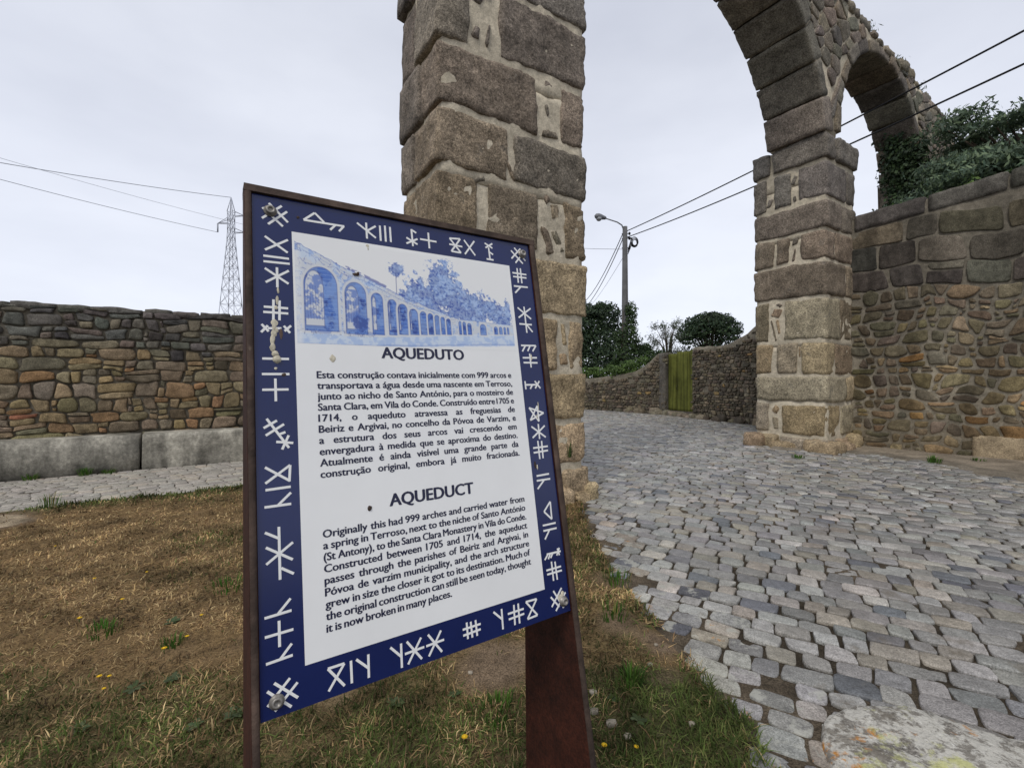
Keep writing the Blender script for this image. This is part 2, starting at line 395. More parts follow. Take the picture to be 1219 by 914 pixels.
ca, sa = math.cos(R(-32)), math.sin(R(-32))      # courses run 32 degrees clockwise of the X axis
COB = [(5, (.226, .217, .198)), (3, (.266, .257, .236)), (2.5, (.160, .156, .149)), (2, (.23, .205, .165)), (1.2, (.29, .27, .235)), (.6, (.115, .118, .125)), (.5, (.34, .33, .30))]
q = -12.0; r_i = 0
while q < 26:
    pitch = rnd.uniform(.115, .155); p = -16+rnd.uniform(0, .3); r_i += 1
    while p < 18:
        ln = rnd.uniform(.12, .225)
        pm, qm = p+ln/2, q+pitch/2
        wq = .10*math.sin(pm*.7+1)+.05*math.sin(pm*1.9+r_i*.05); wp = .12*math.sin(qm*.8)
        x, y = (pm+wp)*ca-(qm+wq)*sa, (pm+wp)*sa+(qm+wq)*ca
        if -1 < x < 14 and on_road(x, y):
            d = math.hypot(x, y); a, b = ab(x, y)
            if x > -.25*y and x < 1.75*y+1.5:
                e = x-edge(y) if y < 6 else 9
                g = rnd.uniform(.004, .013)
                near = d < 5.5
                j = lambda s=.0135: rnd.uniform(-s, s)
                c4 = [(-ln/2+g/2+j(), -pitch/2+g/2+j()), (ln/2-g/2+j(), -pitch/2+g/2+j()), (ln/2-g/2+j(), pitch/2-g/2+j()), (-ln/2+g/2+j(), pitch/2-g/2+j())]
                if rnd.random() < .07: k_ = rnd.randrange(4); c4[k_] = (c4[k_][0]*rnd.uniform(.4, .8), c4[k_][1]*rnd.uniform(.5, .9))
                c4 = chaikin(c4, rnd.uniform(.06, .17))
                if near: c4 = chaikin(c4, .22)
                top = rnd.uniform(.022, .031); tx, ty = rnd.uniform(-.035, .035), rnd.uniform(-.035, .035)
                if rnd.random() < .05: top -= .012
                if e < .5: top *= .8
                n = len(c4); vs = []; fs = []; o = Vector((rnd.uniform(0, 99), 0, 0))
                rings = ((1, -.02), (1.0, top*.6), (.975, top*.92), (.92, top), (.55, top*1.01)) if near else ((1, -.02), (.98, top*.7), (.85, top))
                for sc, h in rings:
                    for (lx, ly) in c4:
                        lx2, ly2 = lx*sc, ly*sc
                        wx_ = noise.noise(Vector((x*9+lx2*22, y*9+ly2*22, 1)))*.006; lx2 += wx_; ly2 -= wx_*.8
                        zz = h+((lx2*tx+ly2*ty)+noise.noise(Vector((lx2*14, ly2*14, 0))+o)*.006 if h > 0 else 0)
                        X, Y = x+lx2*ca-ly2*sa, y+lx2*sa+ly2*ca
                        vs.append((X, Y, zz))
                if near:
                    vs.append((x, y, top*1.02+noise.noise(o)*.004)); m0 = len(vs)-1
                nr = len(rings)
                for i in range(nr-1):
                    for k in range(n): fs.append([i*n+k, i*n+(k+1) % n, (i+1)*n+(k+1) % n, (i+1)*n+k])
                if near:
                    for k in range(n): fs.append([(nr-1)*n+k, (nr-1)*n+(k+1) % n, m0])
                else: fs.append([(nr-1)*n+k for k in range(n)])
                col = vary(pick0(rnd, COB), rnd, .24, .03); col = tuple(c*1.08 for c in col)
                (edges_m if e < .42+rnd.uniform(-.12, .12) else road).add(vs, fs, tuple(c*1.15 for c in col) if e < .45 else col)
        p += ln
    q += pitch
rd = road.build('cobbled_road', M['sett'], base=(4, 6, 0)); tag(rd, 'street of uneven grey granite setts passing under the arch', kind='structure')
ke = edges_m.build('road_edge_setts', M['edge_sett'], base=(1, 2, 0)); tag(ke, 'pale lichened setts along the dry grass edge', kind='structure')
bd = MB(); bx0, by0, bs = .3, .8, .05; bnx, bny = 190, 190
for i in range(bnx+1):
    for j in range(bny+1):
        x, y = bx0+i*bs, by0+j*bs; e = x-edge(y)
        f = noise.noise(Vector((x*.9, y*.9, 21)))*.8+noise.noise(Vector((x*2.6, y*2.6, 22)))*.6+.5*math.exp(-max(0, e)/.3)*(y < 6)+.12*math.exp(-((x-1.15)**2+(y-2.15)**2)/.12)
        z = .008+.020*min(1, max(0, f-.12))+.004*noise.noise(Vector((x*11, y*11, 3)))
        if on_road(x, y) or y < 6: pass
        else: z = .002
        k = min(1, max(0, f)); bd.v.append((x, y, z)); bd.c.append(tuple(a*(1-k)+b*k for a, b in zip((.042, .034, .024), (.125, .098, .068))))
for i in range(bnx):
    for j in range(bny): bd.f.append([i*(bny+1)+j, (i+1)*(bny+1)+j, (i+1)*(bny+1)+j+1, i*(bny+1)+j+1])
bdo = bd.build('joint_dirt', M['bed'], base=(4, 5, 0)); tag(bdo, 'brown dirt lying in the joints and hollows of the street', kind='structure')
rb = MB(); rb.add([(-14, -3, 0), (26, -3, 0), (26, 34, 0), (-14, 34, 0)], [[0, 1, 2, 3]])
rbo = rb.build('road_bed', M['soil'], smooth=False); tag(rbo, 'dark earth in the joints between the setts', kind='structure')
# path of small setts in front of the bench
path = MB(); b = 7.14
PC = [(4, (.33, .335, .34)), (2, (.28, .285, .29)), (1, (.38, .37, .35))]
while b < 9.38:
    h = rnd.uniform(.10, .125); a = -9+rnd.uniform(0, .2)
    while a < 3:
        ln = rnd.uniform(.15, .24); g = .006
        if rnd.random() > .004:
            z1 = .020+rnd.uniform(-.003, .003); ww = .03*math.sin(a*.9)
            c4 = chaikin([(a+g, b+g+ww), (a+ln-g, b+g+ww), (a+ln-g, b+h-g+ww), (a+g, b+h-g+ww)], .14)
            n = len(c4); cx, cy = a+ln/2, b+h/2+ww
            vs = [P(s, t, -.02) for s, t in c4]+[P(s, t, z1*.75) for s, t in c4]+[P(cx+(s-cx)*.9, cy+(t-cy)*.86, z1) for s, t in c4]
            fs = [[i*n+k, i*n+(k+1) % n, (i+1)*n+(k+1) % n, (i+1)*n+k] for i in range(2) for k in range(n)]+[[2*n+k for k in range(n)]]
            path.add(vs, fs, vary(pick(rnd, PC), rnd, .1, .02))
        a += ln
    b += h
po = path.build('paved_path', M['sett'], base=P(-2, 8.2)); tag(po, 'pale sett footpath between the dry lawn and the concrete bench', kind='structure')
# lawn soil
def lawn_in(x, y):
    a, b = ab(x, y); wob = .06*noise.noise(Vector((x*2.2, y*2.2, 3)))
    if b > 7.2+wob*1.5: return False
    if y > 5.5 and a > 1.7: return False
    return x < edge(y)+wob-.01
def dryness(x, y):
    """0 green .. 1 parched"""
    a, b = ab(x, y)
    d = .68+.55*noise.noise(Vector((x*.8, y*.8, 1.7)))+.35*noise.noise(Vector((x*2.3, y*2.3, 5)))
    if y < 2.7 and x < .1: d -= (2.7-y)*.62*(1 if x < -.25 else .6)
    if x > .1 and y < 2.3: d -= .55
    if b > 6.75: d -= (b-6.75)*1.6
    if 2.3 < y < 5.2 and x < -.5: d += .25
    return min(1, max(0, d))
def bare(x, y):
    v = noise.noise(Vector((x*1.3+9, y*1.3, 8)))*.8+noise.noise(Vector((x*4, y*4, 2)))*.35
    for (px, py, r, k) in ((-1.75, 2.35, .34, .62), (-2.05, 2.2, .25, .5), (.0, 2.45, .34, .75), (-.25, 2.3, .3, .5), (.62, 2.7, .26, .8), (.74, 2.25, .16, .6), (.68, 3.3, .25, .8), (-5.2, 4.55, .35, 1.5), (.6, 4.4, .3, .5), (-.75, 2.2, .25, .4), (.84, 2.5, .12, .8)):
        v += k*math.exp(-((x-px)**2+(y-py)**2)/(r*r))
    return v
def lawn_z(x, y):
    return .020+.022*noise.noise(Vector((x*1.1, y*1.1, 0)))+.012*noise.noise(Vector((x*4, y*4, 4)))+.02
lw = MB(); st = .06; gx0, gx1, gy0, gy1 = -9.0, 1.6, .3, 9.0
nx, ny = int((gx1-gx0)/st), int((gy1-gy0)/st); idm = {}
def lv(i, j):
    if (i, j) in idm: return idm[i, j]
    x, y = gx0+i*st, gy0+j*st
    ed = min(1, max(0, (edge(y)+.02-x)/.12)); ed *= min(1, max(0, (7.3-ab(x, y)[1])/.12))
    z = -.01+ed*(lawn_z(x, y)+.01)+.008*noise.noise(Vector((x*14, y*14, 1)))*ed
    dr = dryness(x, y); br = bare(x, y)
    c = [(.060, .056, .026), (.155, .102, .048)]
    col = tuple(c[0][k]*(1-dr)+c[1][k]*dr for k in range(3))
    if br > .45: k2 = min(1, (br-.45)*2.5); col = tuple(col[k]*(1-k2)+(.15, .108, .07)[k]*k2 for k in range(3))
    if x < -4.4 and y > 4 and br > .9: col = tuple(q*(1+.5*noise.noise(Vector((x*5, y*5, 7)))) for q in (.27, .215, .145))
    kk = 1+.25*noise.noise(Vector((x*9, y*9, 2)))
    idm[i, j] = len(lw.v); lw.v.append((x, y, z)); lw.c.append(tuple(q*kk for q in col)); return idm[i, j]
for i in range(nx):
    for j in range(ny):
        x, y = gx0+(i+.5)*st, gy0+(j+.5)*st
        if x < -1.35*y-1.2: continue
        a, b = ab(x, y)
        if b < 7.35 and x < edge(y)+.1 and not (y > 5.6 and a > 1.75): lw.f.append([lv(i, j), lv(i+1, j), lv(i+1, j+1), lv(i, j+1)])
lo_ = lw.build('lawn_soil', M['lawn_soil'], base=(-1, 3, 0)); tag(lo_, 'parched brown soil of the lawn with bare patches', kind='structure')
# sandy strip at the foot of the right wall
sv = MB(); na, nb = 44, 110
for i in range(na+1):
    for j in range(nb+1):
        t = i/na; b = -3.5+8.6*j/nb
        wid = 1.15+.62*max(0, 3.4-b)+.6*noise.noise(Vector((b*.9, 0, 5)))+.25*noise.noise(Vector((b*3, 2, 5)))
        if b > 3.6: wid += (b-3.6)*.25
        a = 11.2+.17*(4.22-b)+.1-wid*(1-t)
        sv.v.append(P(a, b, -.004+.05*min(1, t*5)+.03*t*t+.012*noise.noise(Vector((a*6, b*6, 0)))+.012*noise.noise(Vector((a*2, b*2, 7)))))
        k = 1+.3*noise.noise(Vector((a*2, b*2, 9))); base_c = (.25, .21, .16) if t > .3 else (.18, .155, .12)
        sv.c.append(tuple(c*k for c in base_c))
for i in range(na):
    for j in range(nb): sv.f.append([i*(nb+1)+j, (i+1)*(nb+1)+j, (i+1)*(nb+1)+j+1, i*(nb+1)+j+1])
so_ = sv.build('dirt_verge', M['sand'], base=P(11, 1)); tag(so_, 'sandy dirt strip at the foot of the tall stone wall', kind='structure')

# ------------------------------------------------------------------ the aqueduct
aq = thing('aqueduct', P(6.9, 4.8, 0), 'ruined granite aqueduct with tall piers and round arches crossing the street', 'aqueduct')
rnd = random.Random(11)
GR = [(4, (.205, .172, .132)), (3, (.18, .157, .125)), (2, (.185, .17, .145)), (1.5, (.235, .195, .145))]
GRLOW = [(3, (.33, .28, .205)), (2, (.29, .24, .17)), (2, (.29, .27, .225)), (1, (.22, .185, .14))]
GRG = [(3, (.185, .178, .165)), (2, (.155, .15, .142)), (2, (.205, .185, .16)), (1, (.125, .122, .118))]
def gcol(z):
    c = vary(pick(rnd, GRLOW if z < 2.4+rnd.uniform(-.5, .5) else GR), rnd, .1, .03); k = min(1, max(0, (z-2.5)/3))*.55; g = sum(c)/3*.92
    return tuple(x*(1-k)+g*k for x in c)
def mpab(p, q, z): return P(p, q, z)
def warp(p, q, z):
    k = .035*noise.noise(Vector((p*.9, q*.9, z*1.1)))+.014*noise.noise(Vector((p*4.5, q*4.5, z*4.5)))+.007*noise.noise(Vector((p*11, q*11, z*11)))
    h_ = .018*noise.noise(Vector((p*4.5, q*4.5, z*4.5+50)))
    return P(p+.02*noise.noise(Vector((p*.8, z*.8, 3)))+h_, q+h_, z+k)
def chip(mb, centre, hu, hz, face):      # a wedge stone packed in the pointing, turned at random
    t = rnd.uniform(-.5, .5); c_, s_ = math.cos(t), math.sin(t); e = rnd.uniform(.75, 1.2)
    def mp(p, q, z):
        u_, w_ = c_*p-s_*z, s_*p+c_*z
        return P(centre[0]+u_, face+q, centre[1]+w_) if centre[2] == 0 else P(face+q, centre[0]+u_, centre[1]+w_)
    block(mb, (-hu*e, 0, -hz/e), (hu*e, .14, hz/e), mp, r=.03, amp=.022, step=.035, col=gcol(centre[1]), rnd=rnd, freq=6, jit=min(hu, hz)*.7)
# pier beside the sign: courses (z0, z1, blocks on the near face a0..a1)
pm = MB()
T = [(5.66, 6.45, [(1.85, 2.75), (2.78, 3.79)]), (4.88, 5.64, [(1.85, 2.22), (2.54, 3.79)]), (4.2, 4.87, [(1.85, 3.09), (3.40, 3.78)]), (3.6, 4.19, [(1.84, 2.69), (2.75, 3.80)]),
     (2.87, 3.58, [(1.82, 2.32), (2.40, 3.10), (3.44, 3.80)]), (2.19, 2.85, [(1.85, 2.80), (2.83, 3.81)]), (1.56, 2.17, [(1.83, 2.5), (2.56, 3.36), (3.52, 3.79)]), (.98, 1.55, [(1.84, 2.7), (2.73, 3.79)]),
     (.45, .97, [(1.83, 2.4), (2.44, 3.80)]), (-.1, .44, [(1.78, 2.62), (2.66, 3.38), (3.43, 3.86)]), (6.47, 7.1, [(1.95, 2.9), (2.93, 3.75)])]
for z0, z1, bl in T:
    for i, (a0, a1) in enumerate(bl):
        dep = rnd.choice((.42, .62, .8)) if i == 0 else rnd.uniform(.4, .6)
        f = rnd.uniform(-.034, -.01); e0 = rnd.uniform(-.03, .02) if i == 0 else 0; e1 = rnd.uniform(-.015, .025) if i == len(bl)-1 else 0
        block(pm, (a0+e0, 4.22+f, z0+.016), (a1+e1-.012, 4.22+dep, z1-.014), warp, r=.03, amp=.028, step=.042, col=gcol(z0), rnd=rnd, jit=.034)
        if i == 0: d0 = dep
    block(pm, (1.85+rnd.uniform(-.06, .02), 4.22+d0+.02, z0+.016), (2.7, 5.27+rnd.uniform(-.02, .04), z1-.014), warp, r=.032, amp=.026, step=.08, col=gcol(z0), rnd=rnd)
    block(pm, (2.72, 4.9, z0+.016), (3.79+rnd.uniform(-.02, .02), 5.27, z1-.014), warp, r=.032, amp=.026, step=.12, col=gcol(z0), rnd=rnd)
# small stones packed in the wide joints
for (a0, a1, z0, z1) in ((2.27, 2.36, 5.36, 5.58), (2.36, 2.49, 5.0, 5.2), (2.26, 2.33, 5.0, 5.14), (2.40, 2.5, 5.44, 5.6), (3.13, 3.36, 4.22, 4.32), (3.15, 3.3, 4.76, 4.86), (3.18, 3.24, 4.48, 4.6), (2.28, 2.39, 3.5, 3.58),
                         (3.14, 3.3, 2.9, 3.18), (3.2, 3.41, 3.30, 3.46), (3.31, 3.41, 2.95, 3.2), (3.16, 3.25, 3.48, 3.56), (3.40, 3.5, 1.9, 2.1), (3.39, 3.49, 1.6, 1.78), (2.70, 2.74, 3.64, 3.8)):
    chip(pm, ((a0+a1)/2, (z0+z1)/2, 0), (a1-a0)/2+.015, (z1-z0)/2+.01, 4.205)
for k in range(7):       # rough plinth stones
    a0 = 1.9+k*.28; block(pm, (a0, 4.06+rnd.uniform(-.03, .06), -.06), (a0+rnd.uniform(.2, .3), 4.4, rnd.uniform(.08, .22)), mpab, r=.07, amp=.04, step=.05, col=gcol(0), rnd=rnd, freq=4)
block(pm, (3.75, 4.12, -.06), (3.95, 4.5, .22), mpab, r=.08, amp=.04, step=.05, col=gcol(0), rnd=rnd, freq=4)
block(pm, (3.76, 4.6, -.06), (3.92, 5.2, .15), mpab, r=.08, amp=.04, step=.06, col=gcol(0), rnd=rnd, freq=4)
pier1 = pm.build('pier', M['granite'], aq); tag(pier1, 'nearest pier of the aqueduct, rising behind the sign')
def mortar_block(mb, a0, a1, b0, b1, z0, z1, step=.09, amp=.02):
    block(mb, (a0, b0, z0), (a1, b1, z1), mpab, r=.03, amp=amp, step=step, freq=5, rnd=rnd)
mo = MB()
zz = -.1
while zz < 7.1: mortar_block(mo, 1.895, 3.75, 4.223, 5.235, zz, min(7.1, zz+1.22)); zz += 1.2
mort1 = mo.build('pier_mortar', M['mortar'], pier1)
# pier across the street: courses seen on its face towards the sign (fraction f from the near corner at b=4.22 back to b=5.67)
pm = MB(); A0, A1, B0, B1 = 10.05, 11.36, 4.22, 5.67
def fb(x): return B1-(B1-B0)*(x-90)/210.
T2 = [(5.76, 6.29, [(85, 143), (147, 303)]), (5.02, 5.74, [(86, 131), (150, 203), (221, 300)]), (4.42, 5.0, [(88, 302)]), (3.8, 4.41, [(88, 154), (158, 200), (226, 300)]), (3.1, 3.79, [(87, 300)]),
      (2.215, 3.09, [(90, 138), (181, 303)]), (1.52, 2.2, [(92, 150), (157, 220), (229, 300)]), (.96, 1.51, [(93, 304)]), (.30, .95, [(94, 139), (172, 300)]), (-.1, .29, [(88, 170), (176, 305)])]
for ci, (z0, z1, bl) in enumerate(T2):
    cap = -.05 if ci == 0 else 0; pl = -.1 if ci >= 9 else 0
    for i, (x0, x1) in enumerate(bl):
        b1, b0 = fb(x0), fb(x1); last = i == len(bl)-1; dep = rnd.uniform(.5, .62)
        if last: dep = (.38, .85, .6)[ci % 3]; dl = dep
        block(pm, (A0+cap+pl+rnd.uniform(-.03, -.008), b0, z0+.016), (A0+dep, b1-.01, z1-.014), warp, r=.03, amp=.028, step=.07, col=gcol(z0), rnd=rnd, jit=.036, jax=(1, 2))
    block(pm, (A0+dl+.02, B0+cap+rnd.uniform(-.01, .03), z0+.016), (A1-cap*.5+rnd.uniform(-.02, .02), B0+rnd.uniform(.45, .7), z1-.014), warp, r=.03, amp=.028, step=.07, col=gcol(z0), rnd=rnd, jit=.035, jax=(0, 2))
    block(pm, (A0+.62, B0+.8, z0+.016), (A1, B1, z1-.014), warp, r=.05, amp=.03, step=.14, col=gcol(z0), rnd=rnd)
for (x0, x1, z0, z1) in ((134, 146, 5.1, 5.3), (206, 218, 5.45, 5.62), (158, 176, 2.95, 3.05), (146, 172, 2.75, 2.95), (144, 156, 2.3, 2.65), (160, 170, 2.4, 2.7), (204, 222, 4.2, 4.36), (206, 216, 3.9, 4.1), (145, 167, .72, .88), (146, 166, .42, .6), (206, 218, 5.1, 5.2), (222, 228, 1.9, 2.1)):
    chip(pm, ((fb(x0)+fb(x1))/2, (z0+z1)/2, 1), (fb(x0)-fb(x1))/2+.012, (z1-z0)/2+.01, A0-.015)
for (a0, a1, b0, b1, h) in ((9.72, 10.2, 5.35, 5.75, .28), (9.82, 10.2, 4.75, 5.3, .16), (9.85, 10.4, 4.0, 4.6, .24), (10.45, 10.9, 4.02, 4.4, .2), (10.9, 11.3, 4.05, 4.4, .3)):
    block(pm, (a0, b0, -.06), (a1, b1, h), mpab, r=.1, amp=.05, step=.07, col=gcol(0), rnd=rnd, freq=3)
pier2 = pm.build('pier', M['granite'], aq); tag(pier2, 'pier on the far side of the street, joined to the tall wall')
mo = MB(); zz = -.1
while zz < 6.2: mortar_block(mo, A0+.006, A1-.04, B0+.04, B1-.045, zz, min(6.25, zz+1.12), .1, .014); zz += 1.1
pier2m = mo.build('pier_mortar', M['mortar'], pier2)
# third pier, half hidden by ivy
pm = MB(); zz = -.1
while zz < 6.5:
    h = rnd.uniform(.5, .7); bb = 4.22; a = 15.1
    while a < 18.0:
        wd = rnd.uniform(.6, 1.1); e = min(18.3, a+wd)
        block(pm, (a, 4.22+rnd.uniform(-.02, .03), zz), (e-.015, 5.12, zz+h-.015), warp, r=.035, amp=.03, step=.14, col=gcol(5), rnd=rnd); a = e
    zz += h
pier3 = pm.build('pier', M['granite'], aq); tag(pier3, 'broken third pier half covered in ivy')
# arches
def thick(a): return 1.12 if a < 11 else max(.88, 1.12-(a-11)*.06)
def arch(ac, zc, r, ring, n, t0, t1, col):
    mb = MB()
    for i in range(n):
        th0, th1 = t0+(t1-t0)*i/n, t0+(t1-t0)*(i+1)/n
        l = r*abs(th1-th0); thm = (th0+th1)/2
        bb = 4.22+thick(ac+r*math.cos(thm)); rr = r+rnd.uniform(-.02, .015)
        def mp(p, q, s):
            th = th0+(th1-th0)*(p/l); return P(ac+(rr+s)*math.cos(th), q, zc+(rr+s)*math.sin(th))
        block(mb, (.008, 4.215+rnd.uniform(-.025, .015), 0), (l-.008, bb, ring+rnd.uniform(-.05, .06)), mp, r=.028, amp=.024, step=.075, col=vary(pick(rnd, col), rnd, .12, .03), rnd=rnd)
    return mb
a1 = arch(6.92, 5.85, 3.05, .36, 14, R(8), R(172), GRG); arch1 = a1.build('arch', M['granite'], aq); tag(arch1, 'wide arch of long granite blocks over the street')
a2 = arch(12.86, 6.5, 2.24, .26, 13, R(-3), R(183), GRG); arch2 = a2.build('arch', M['granite'], aq); tag(arch2, 'narrower arch beyond the far pier')
# wall above the arches
def top(a):
    pts = [(1.8, 9.3), (8, 9.55), (10.85, 9.2), (13.66, 8.97), (15.5, 8.82), (17.4, 8.5), (18.7, 7.9)]
    for (x0, y0), (x1, y1) in zip(pts, pts[1:]):
        if a <= x1: return y0+(y1-y0)*max(0, (a-x0)/(x1-x0))
    return pts[-1][1]
def intr(a, g=0):
    z = 6.25 if a < 15.1 else 6.45
    if abs(a-6.92) < 3.05+g: z = max(z, 5.85+math.sqrt((3.05+g)**2-(a-6.92)**2))
    if abs(a-12.86) < 2.24+g: z = max(z if a > 10.6 else 6.25, 6.5+math.sqrt((2.24+g)**2-(a-12.86)**2))
    return z
mo = MB(); xs = np.arange(1.95, 18.6, .06)
for x in xs:
    t = top(x)+.06*noise.noise(Vector((x*2.5, 0, 0)))-.05; zb = intr(x, .10)+.02
    n = 6
    mo.v += [P(x, 4.245+.02*noise.noise(Vector((x*4, zb+(t-zb)*k/n*4, 0))), zb+(t-zb)*k/n) for k in range(n+1)]+[P(x, 4.22+thick(x)-.03, zb+(t-zb)*k/n) for k in range(n, -1, -1)]
    mo.c += [(.5, .5, .5)]*(2*n+2)
m_ = 14
for i in range(len(xs)-1):
    for k in range(m_): mo.f.append([i*m_+k, i*m_+(k+1) % m_, (i+1)*m_+(k+1) % m_, (i+1)*m_+k])
mo.f += [list(range(m_)), [len(mo.v)-m_+k for k in range(m_)][::-1]]
spm = mo.build('spandrel_mortar', M['mortar'], aq)
sp_ = MB()
seeds = row_seeds(rnd, 16.8, 3.5, lambda z: rnd.uniform(.2, .42), lambda z: rnd.uniform(.25, .62), .25)
seeds = [(x+1.9, y+6.2) for x, y in seeds]
for i, poly in voronoi(seeds, (1.92, 18.65, 6.2, 9.9), .7):
    cx = sum(p[0] for p in poly)/len(poly); cy = sum(p[1] for p in poly)/len(poly)
    ring = .34 if cx < 10.3 else .24
    if cy < intr(cx, ring) or cy > top(cx)-.04: continue
    poly = [(x, min(max(y, intr(x, ring)-.02), top(x)+.04)) for x, y in poly]
    stone_face(sp_, poly, lambda s, z, d: P(s, 4.235-d, z), rnd.uniform(.016, .034), vary(pick(rnd, GRG), rnd), rnd, gap=.016, it=1, q=.2, amp=.016, sink=.06)
sp_o = sp_.build('rubble_face', M['granite'], spm)
tp = MB(); a = 1.95
while a < 18.5:
    wd = rnd.uniform(.25, .6); h = rnd.uniform(.1, .26); z = top(a+wd/2)-.06
    block(tp, (a, 4.2+rnd.uniform(-.04, .05), z-.05), (a+wd-.02, 4.22+thick(a)*rnd.uniform(.5, 1), z+h), warp, r=.06, amp=.05, step=.09, col=vary(pick(rnd, GRG), rnd), rnd=rnd)
    a += wd
tpo = tp.build('coping', M['granite'], aq)

# ------------------------------------------------------------------ rubble walls
def slab_wall(mb, mp, s0, s1, topf, zb=-.1, d0=-.03, d1=-.5, ds=.12, rough=.02):
    """solid core of a wall behind its face stones, with an uneven rounded top"""
    n = max(2, int((s1-s0)/ds)); k = 0
    prof = lambda t: [(d0, zb), (d0, t*.33), (d0, t*.66), (d0, t-.1), (d0-.04, t-.03), ((d0+d1)/2, t), (d1+.04, t-.03), (d1, t-.1), (d1, zb)]
    for i in range(n+1):
        s = s0+(s1-s0)*i/n; t = topf(s)
        for d, z in prof(t):
            q = noise.noise(Vector((s*4, z*4, d*4)))*rough
            mb.v.append(tuple(mp(s, z+(q if z > zb else 0), d+q*.5))); mb.c.append((.5, .5, .5))
    for i in range(n):
        for j in range(9): mb.f.append([i*9+j, (i+1)*9+j, (i+1)*9+(j+1) % 9, i*9+(j+1) % 9])
    mb.f += [list(range(9)), [n*9+j for j in range(9)][::-1]]
# left boundary wall
rnd = random.Random(21)
lwall = thing('stone_wall', P(-2, 10.1, 0), 'long dry-looking rubble wall of ochre and grey stones behind the concrete bench', 'wall')
S0, S1 = -8.5, 3.3
lm = lambda s, z, d: P(s, 9.85-d, z)
ltop = lambda s: 2.62+.02*noise.noise(Vector((s*.7, 0, 0)))
LP = [(4, (.215, .185, .13)), (3, (.19, .172, .135)), (2, (.25, .205, .135)), (2, (.16, .15, .125)), (1, (.235, .165, .10)), (1.2, (.13, .118, .09)), (.4, (.23, .125, .08))]
LT = [(3, (.105, .11, .115)), (2, (.135, .135, .13)), (1, (.08, .082, .088)), (1, (.15, .14, .12))]
st_ = MB()
for poly in coursed(rnd, S0, S1, 2.5, lambda z: rnd.uniform(.13, .26), lambda z: rnd.choice((rnd.uniform(.14, .3), rnd.uniform(.25, .6))), .3):
    cx, cy = sum(p[0] for p in poly)/8, sum(p[1] for p in poly)/8
    if cy < .4: continue
    poly = [(x, min(y, 2.58)) for x, y in poly]
    tp_ = cy > 1.95+.25*noise.noise(Vector((cx*.8, 3, 0)))+rnd.uniform(-.12, .12)
    c = vary(pick(rnd, LT if tp_ else LP), rnd, .2, .07)
    stone_face(st_, poly, lm, rnd.uniform(.014, .036), c, rnd, gap=.009, it=1, amp=.022, q=.2, sink=.08)
core = MB(); slab_wall(core, lm, S0, S1, ltop, rough=.03)
co = core.build('core', M['mortar_dark'], lwall); st_.build('face_stones', M['rubble'], lwall)
# cap stones of the left wall
cp = MB(); s = S0
while s < S1:
    wd = rnd.uniform(.25, .7); block(cp, (s, -.46, 2.52), (min(S1, s+wd)-.008, .02+rnd.uniform(-.01, .01), 2.62+rnd.uniform(.0, .025)), lambda p, q, z: lm(p, z, q), r=.03, amp=.03, step=.08, col=vary(pick(rnd, LT), rnd), rnd=rnd); s += wd
cp.build('coping', M['rubble'], lwall)
# tall wall on the right
rnd = random.Random(33)
rwall = thing('stone_wall', P(11.5, 1, 0), 'tall mortared stone wall with black-stained top running from the far pier', 'wall')
def rm(s, z, d):         # s runs from the pier towards the camera
    return P(11.2+.17*s-d, 4.22-s, z)
rtop = lambda s: 4.78+.115*s+.02*noise.noise(Vector((s, 1, 0)))
RB = [(3, (.18, .152, .105)), (2, (.16, .142, .11)), (1.6, (.215, .172, .11)), (1.6, (.14, .13, .11)), (.6, (.27, .17, .085)), (.6, (.31, .25, .17))]
RM = [(3, (.165, .145, .11)), (2, (.135, .122, .10)), (1, (.20, .17, .12)), (.35, (.20, .13, .08))]
RT = [(3, (.12, .112, .10)), (2, (.085, .082, .078)), (1, (.15, .138, .12))]
st_ = MB()
low = coursed(rnd, 0, 8.6, 3.0, lambda z: rnd.uniform(.10, .28), lambda z: rnd.choice((rnd.uniform(.12, .24), rnd.uniform(.2, .46))), .28, .45, .5)
upp = [[(x, y+3.22) for x, y in p] for p in coursed(rnd, 0, 8.6, 2.6, lambda z: rnd.uniform(.40, .56), lambda z: rnd.uniform(.42, .95), .1, .14, .12)]
low, upp = [[[(x, y+.2*noise.noise(Vector((x*.7, 0, 6)))*min(1, y/3)) for x, y in p] for p in g_] for g_ in (low, upp)]
for poly in low+upp:
    cx, cy = sum(p[0] for p in poly)/8, sum(p[1] for p in poly)/8; t = rtop(cx)
    if cy > 3 and max(p[1] for p in poly)-min(p[1] for p in poly) < .25 and rnd.random() < .5: continue
    if cy > t-.36: continue
    poly = [(x, min(y, rtop(x)-.315)) for x, y in poly]
    n1 = .3*noise.noise(Vector((cx*.9, 8, 0)))
    c = vary(pick(rnd, RB if cy < 1.9+n1 else (RM if cy < 3.2+n1 else RT)), rnd, .30, .08)
    big = cy > 3.1
    stone_face(st_, poly, rm, rnd.uniform(.010, .02) if big else rnd.uniform(.016, .034), c, rnd, gap=.02 if not big else .02, it=2 if not big else 1, amp=.016, q=.24 if not big else .14, sink=.05)
M['rubble_stained'] = mat('stained_rubble', .93, mott=[(2.5, .7, 1.25), (12, .65, 1.3)], fine=(80, .6, 1.35), bump=[(16, .5), (60, .5)], spec=.15, streak=(1.6, .55, 1.15, .18),
                          lich=[(7, .66, (.05, .05, .048), .6), (13, .68, (.26, .26, .22), .55)])
st_.build('face_stones', M['rubble_stained'], rwall)
core = MB(); slab_wall(core, rm, -.25, 8.6, rtop, rough=.02, d0=-.012)
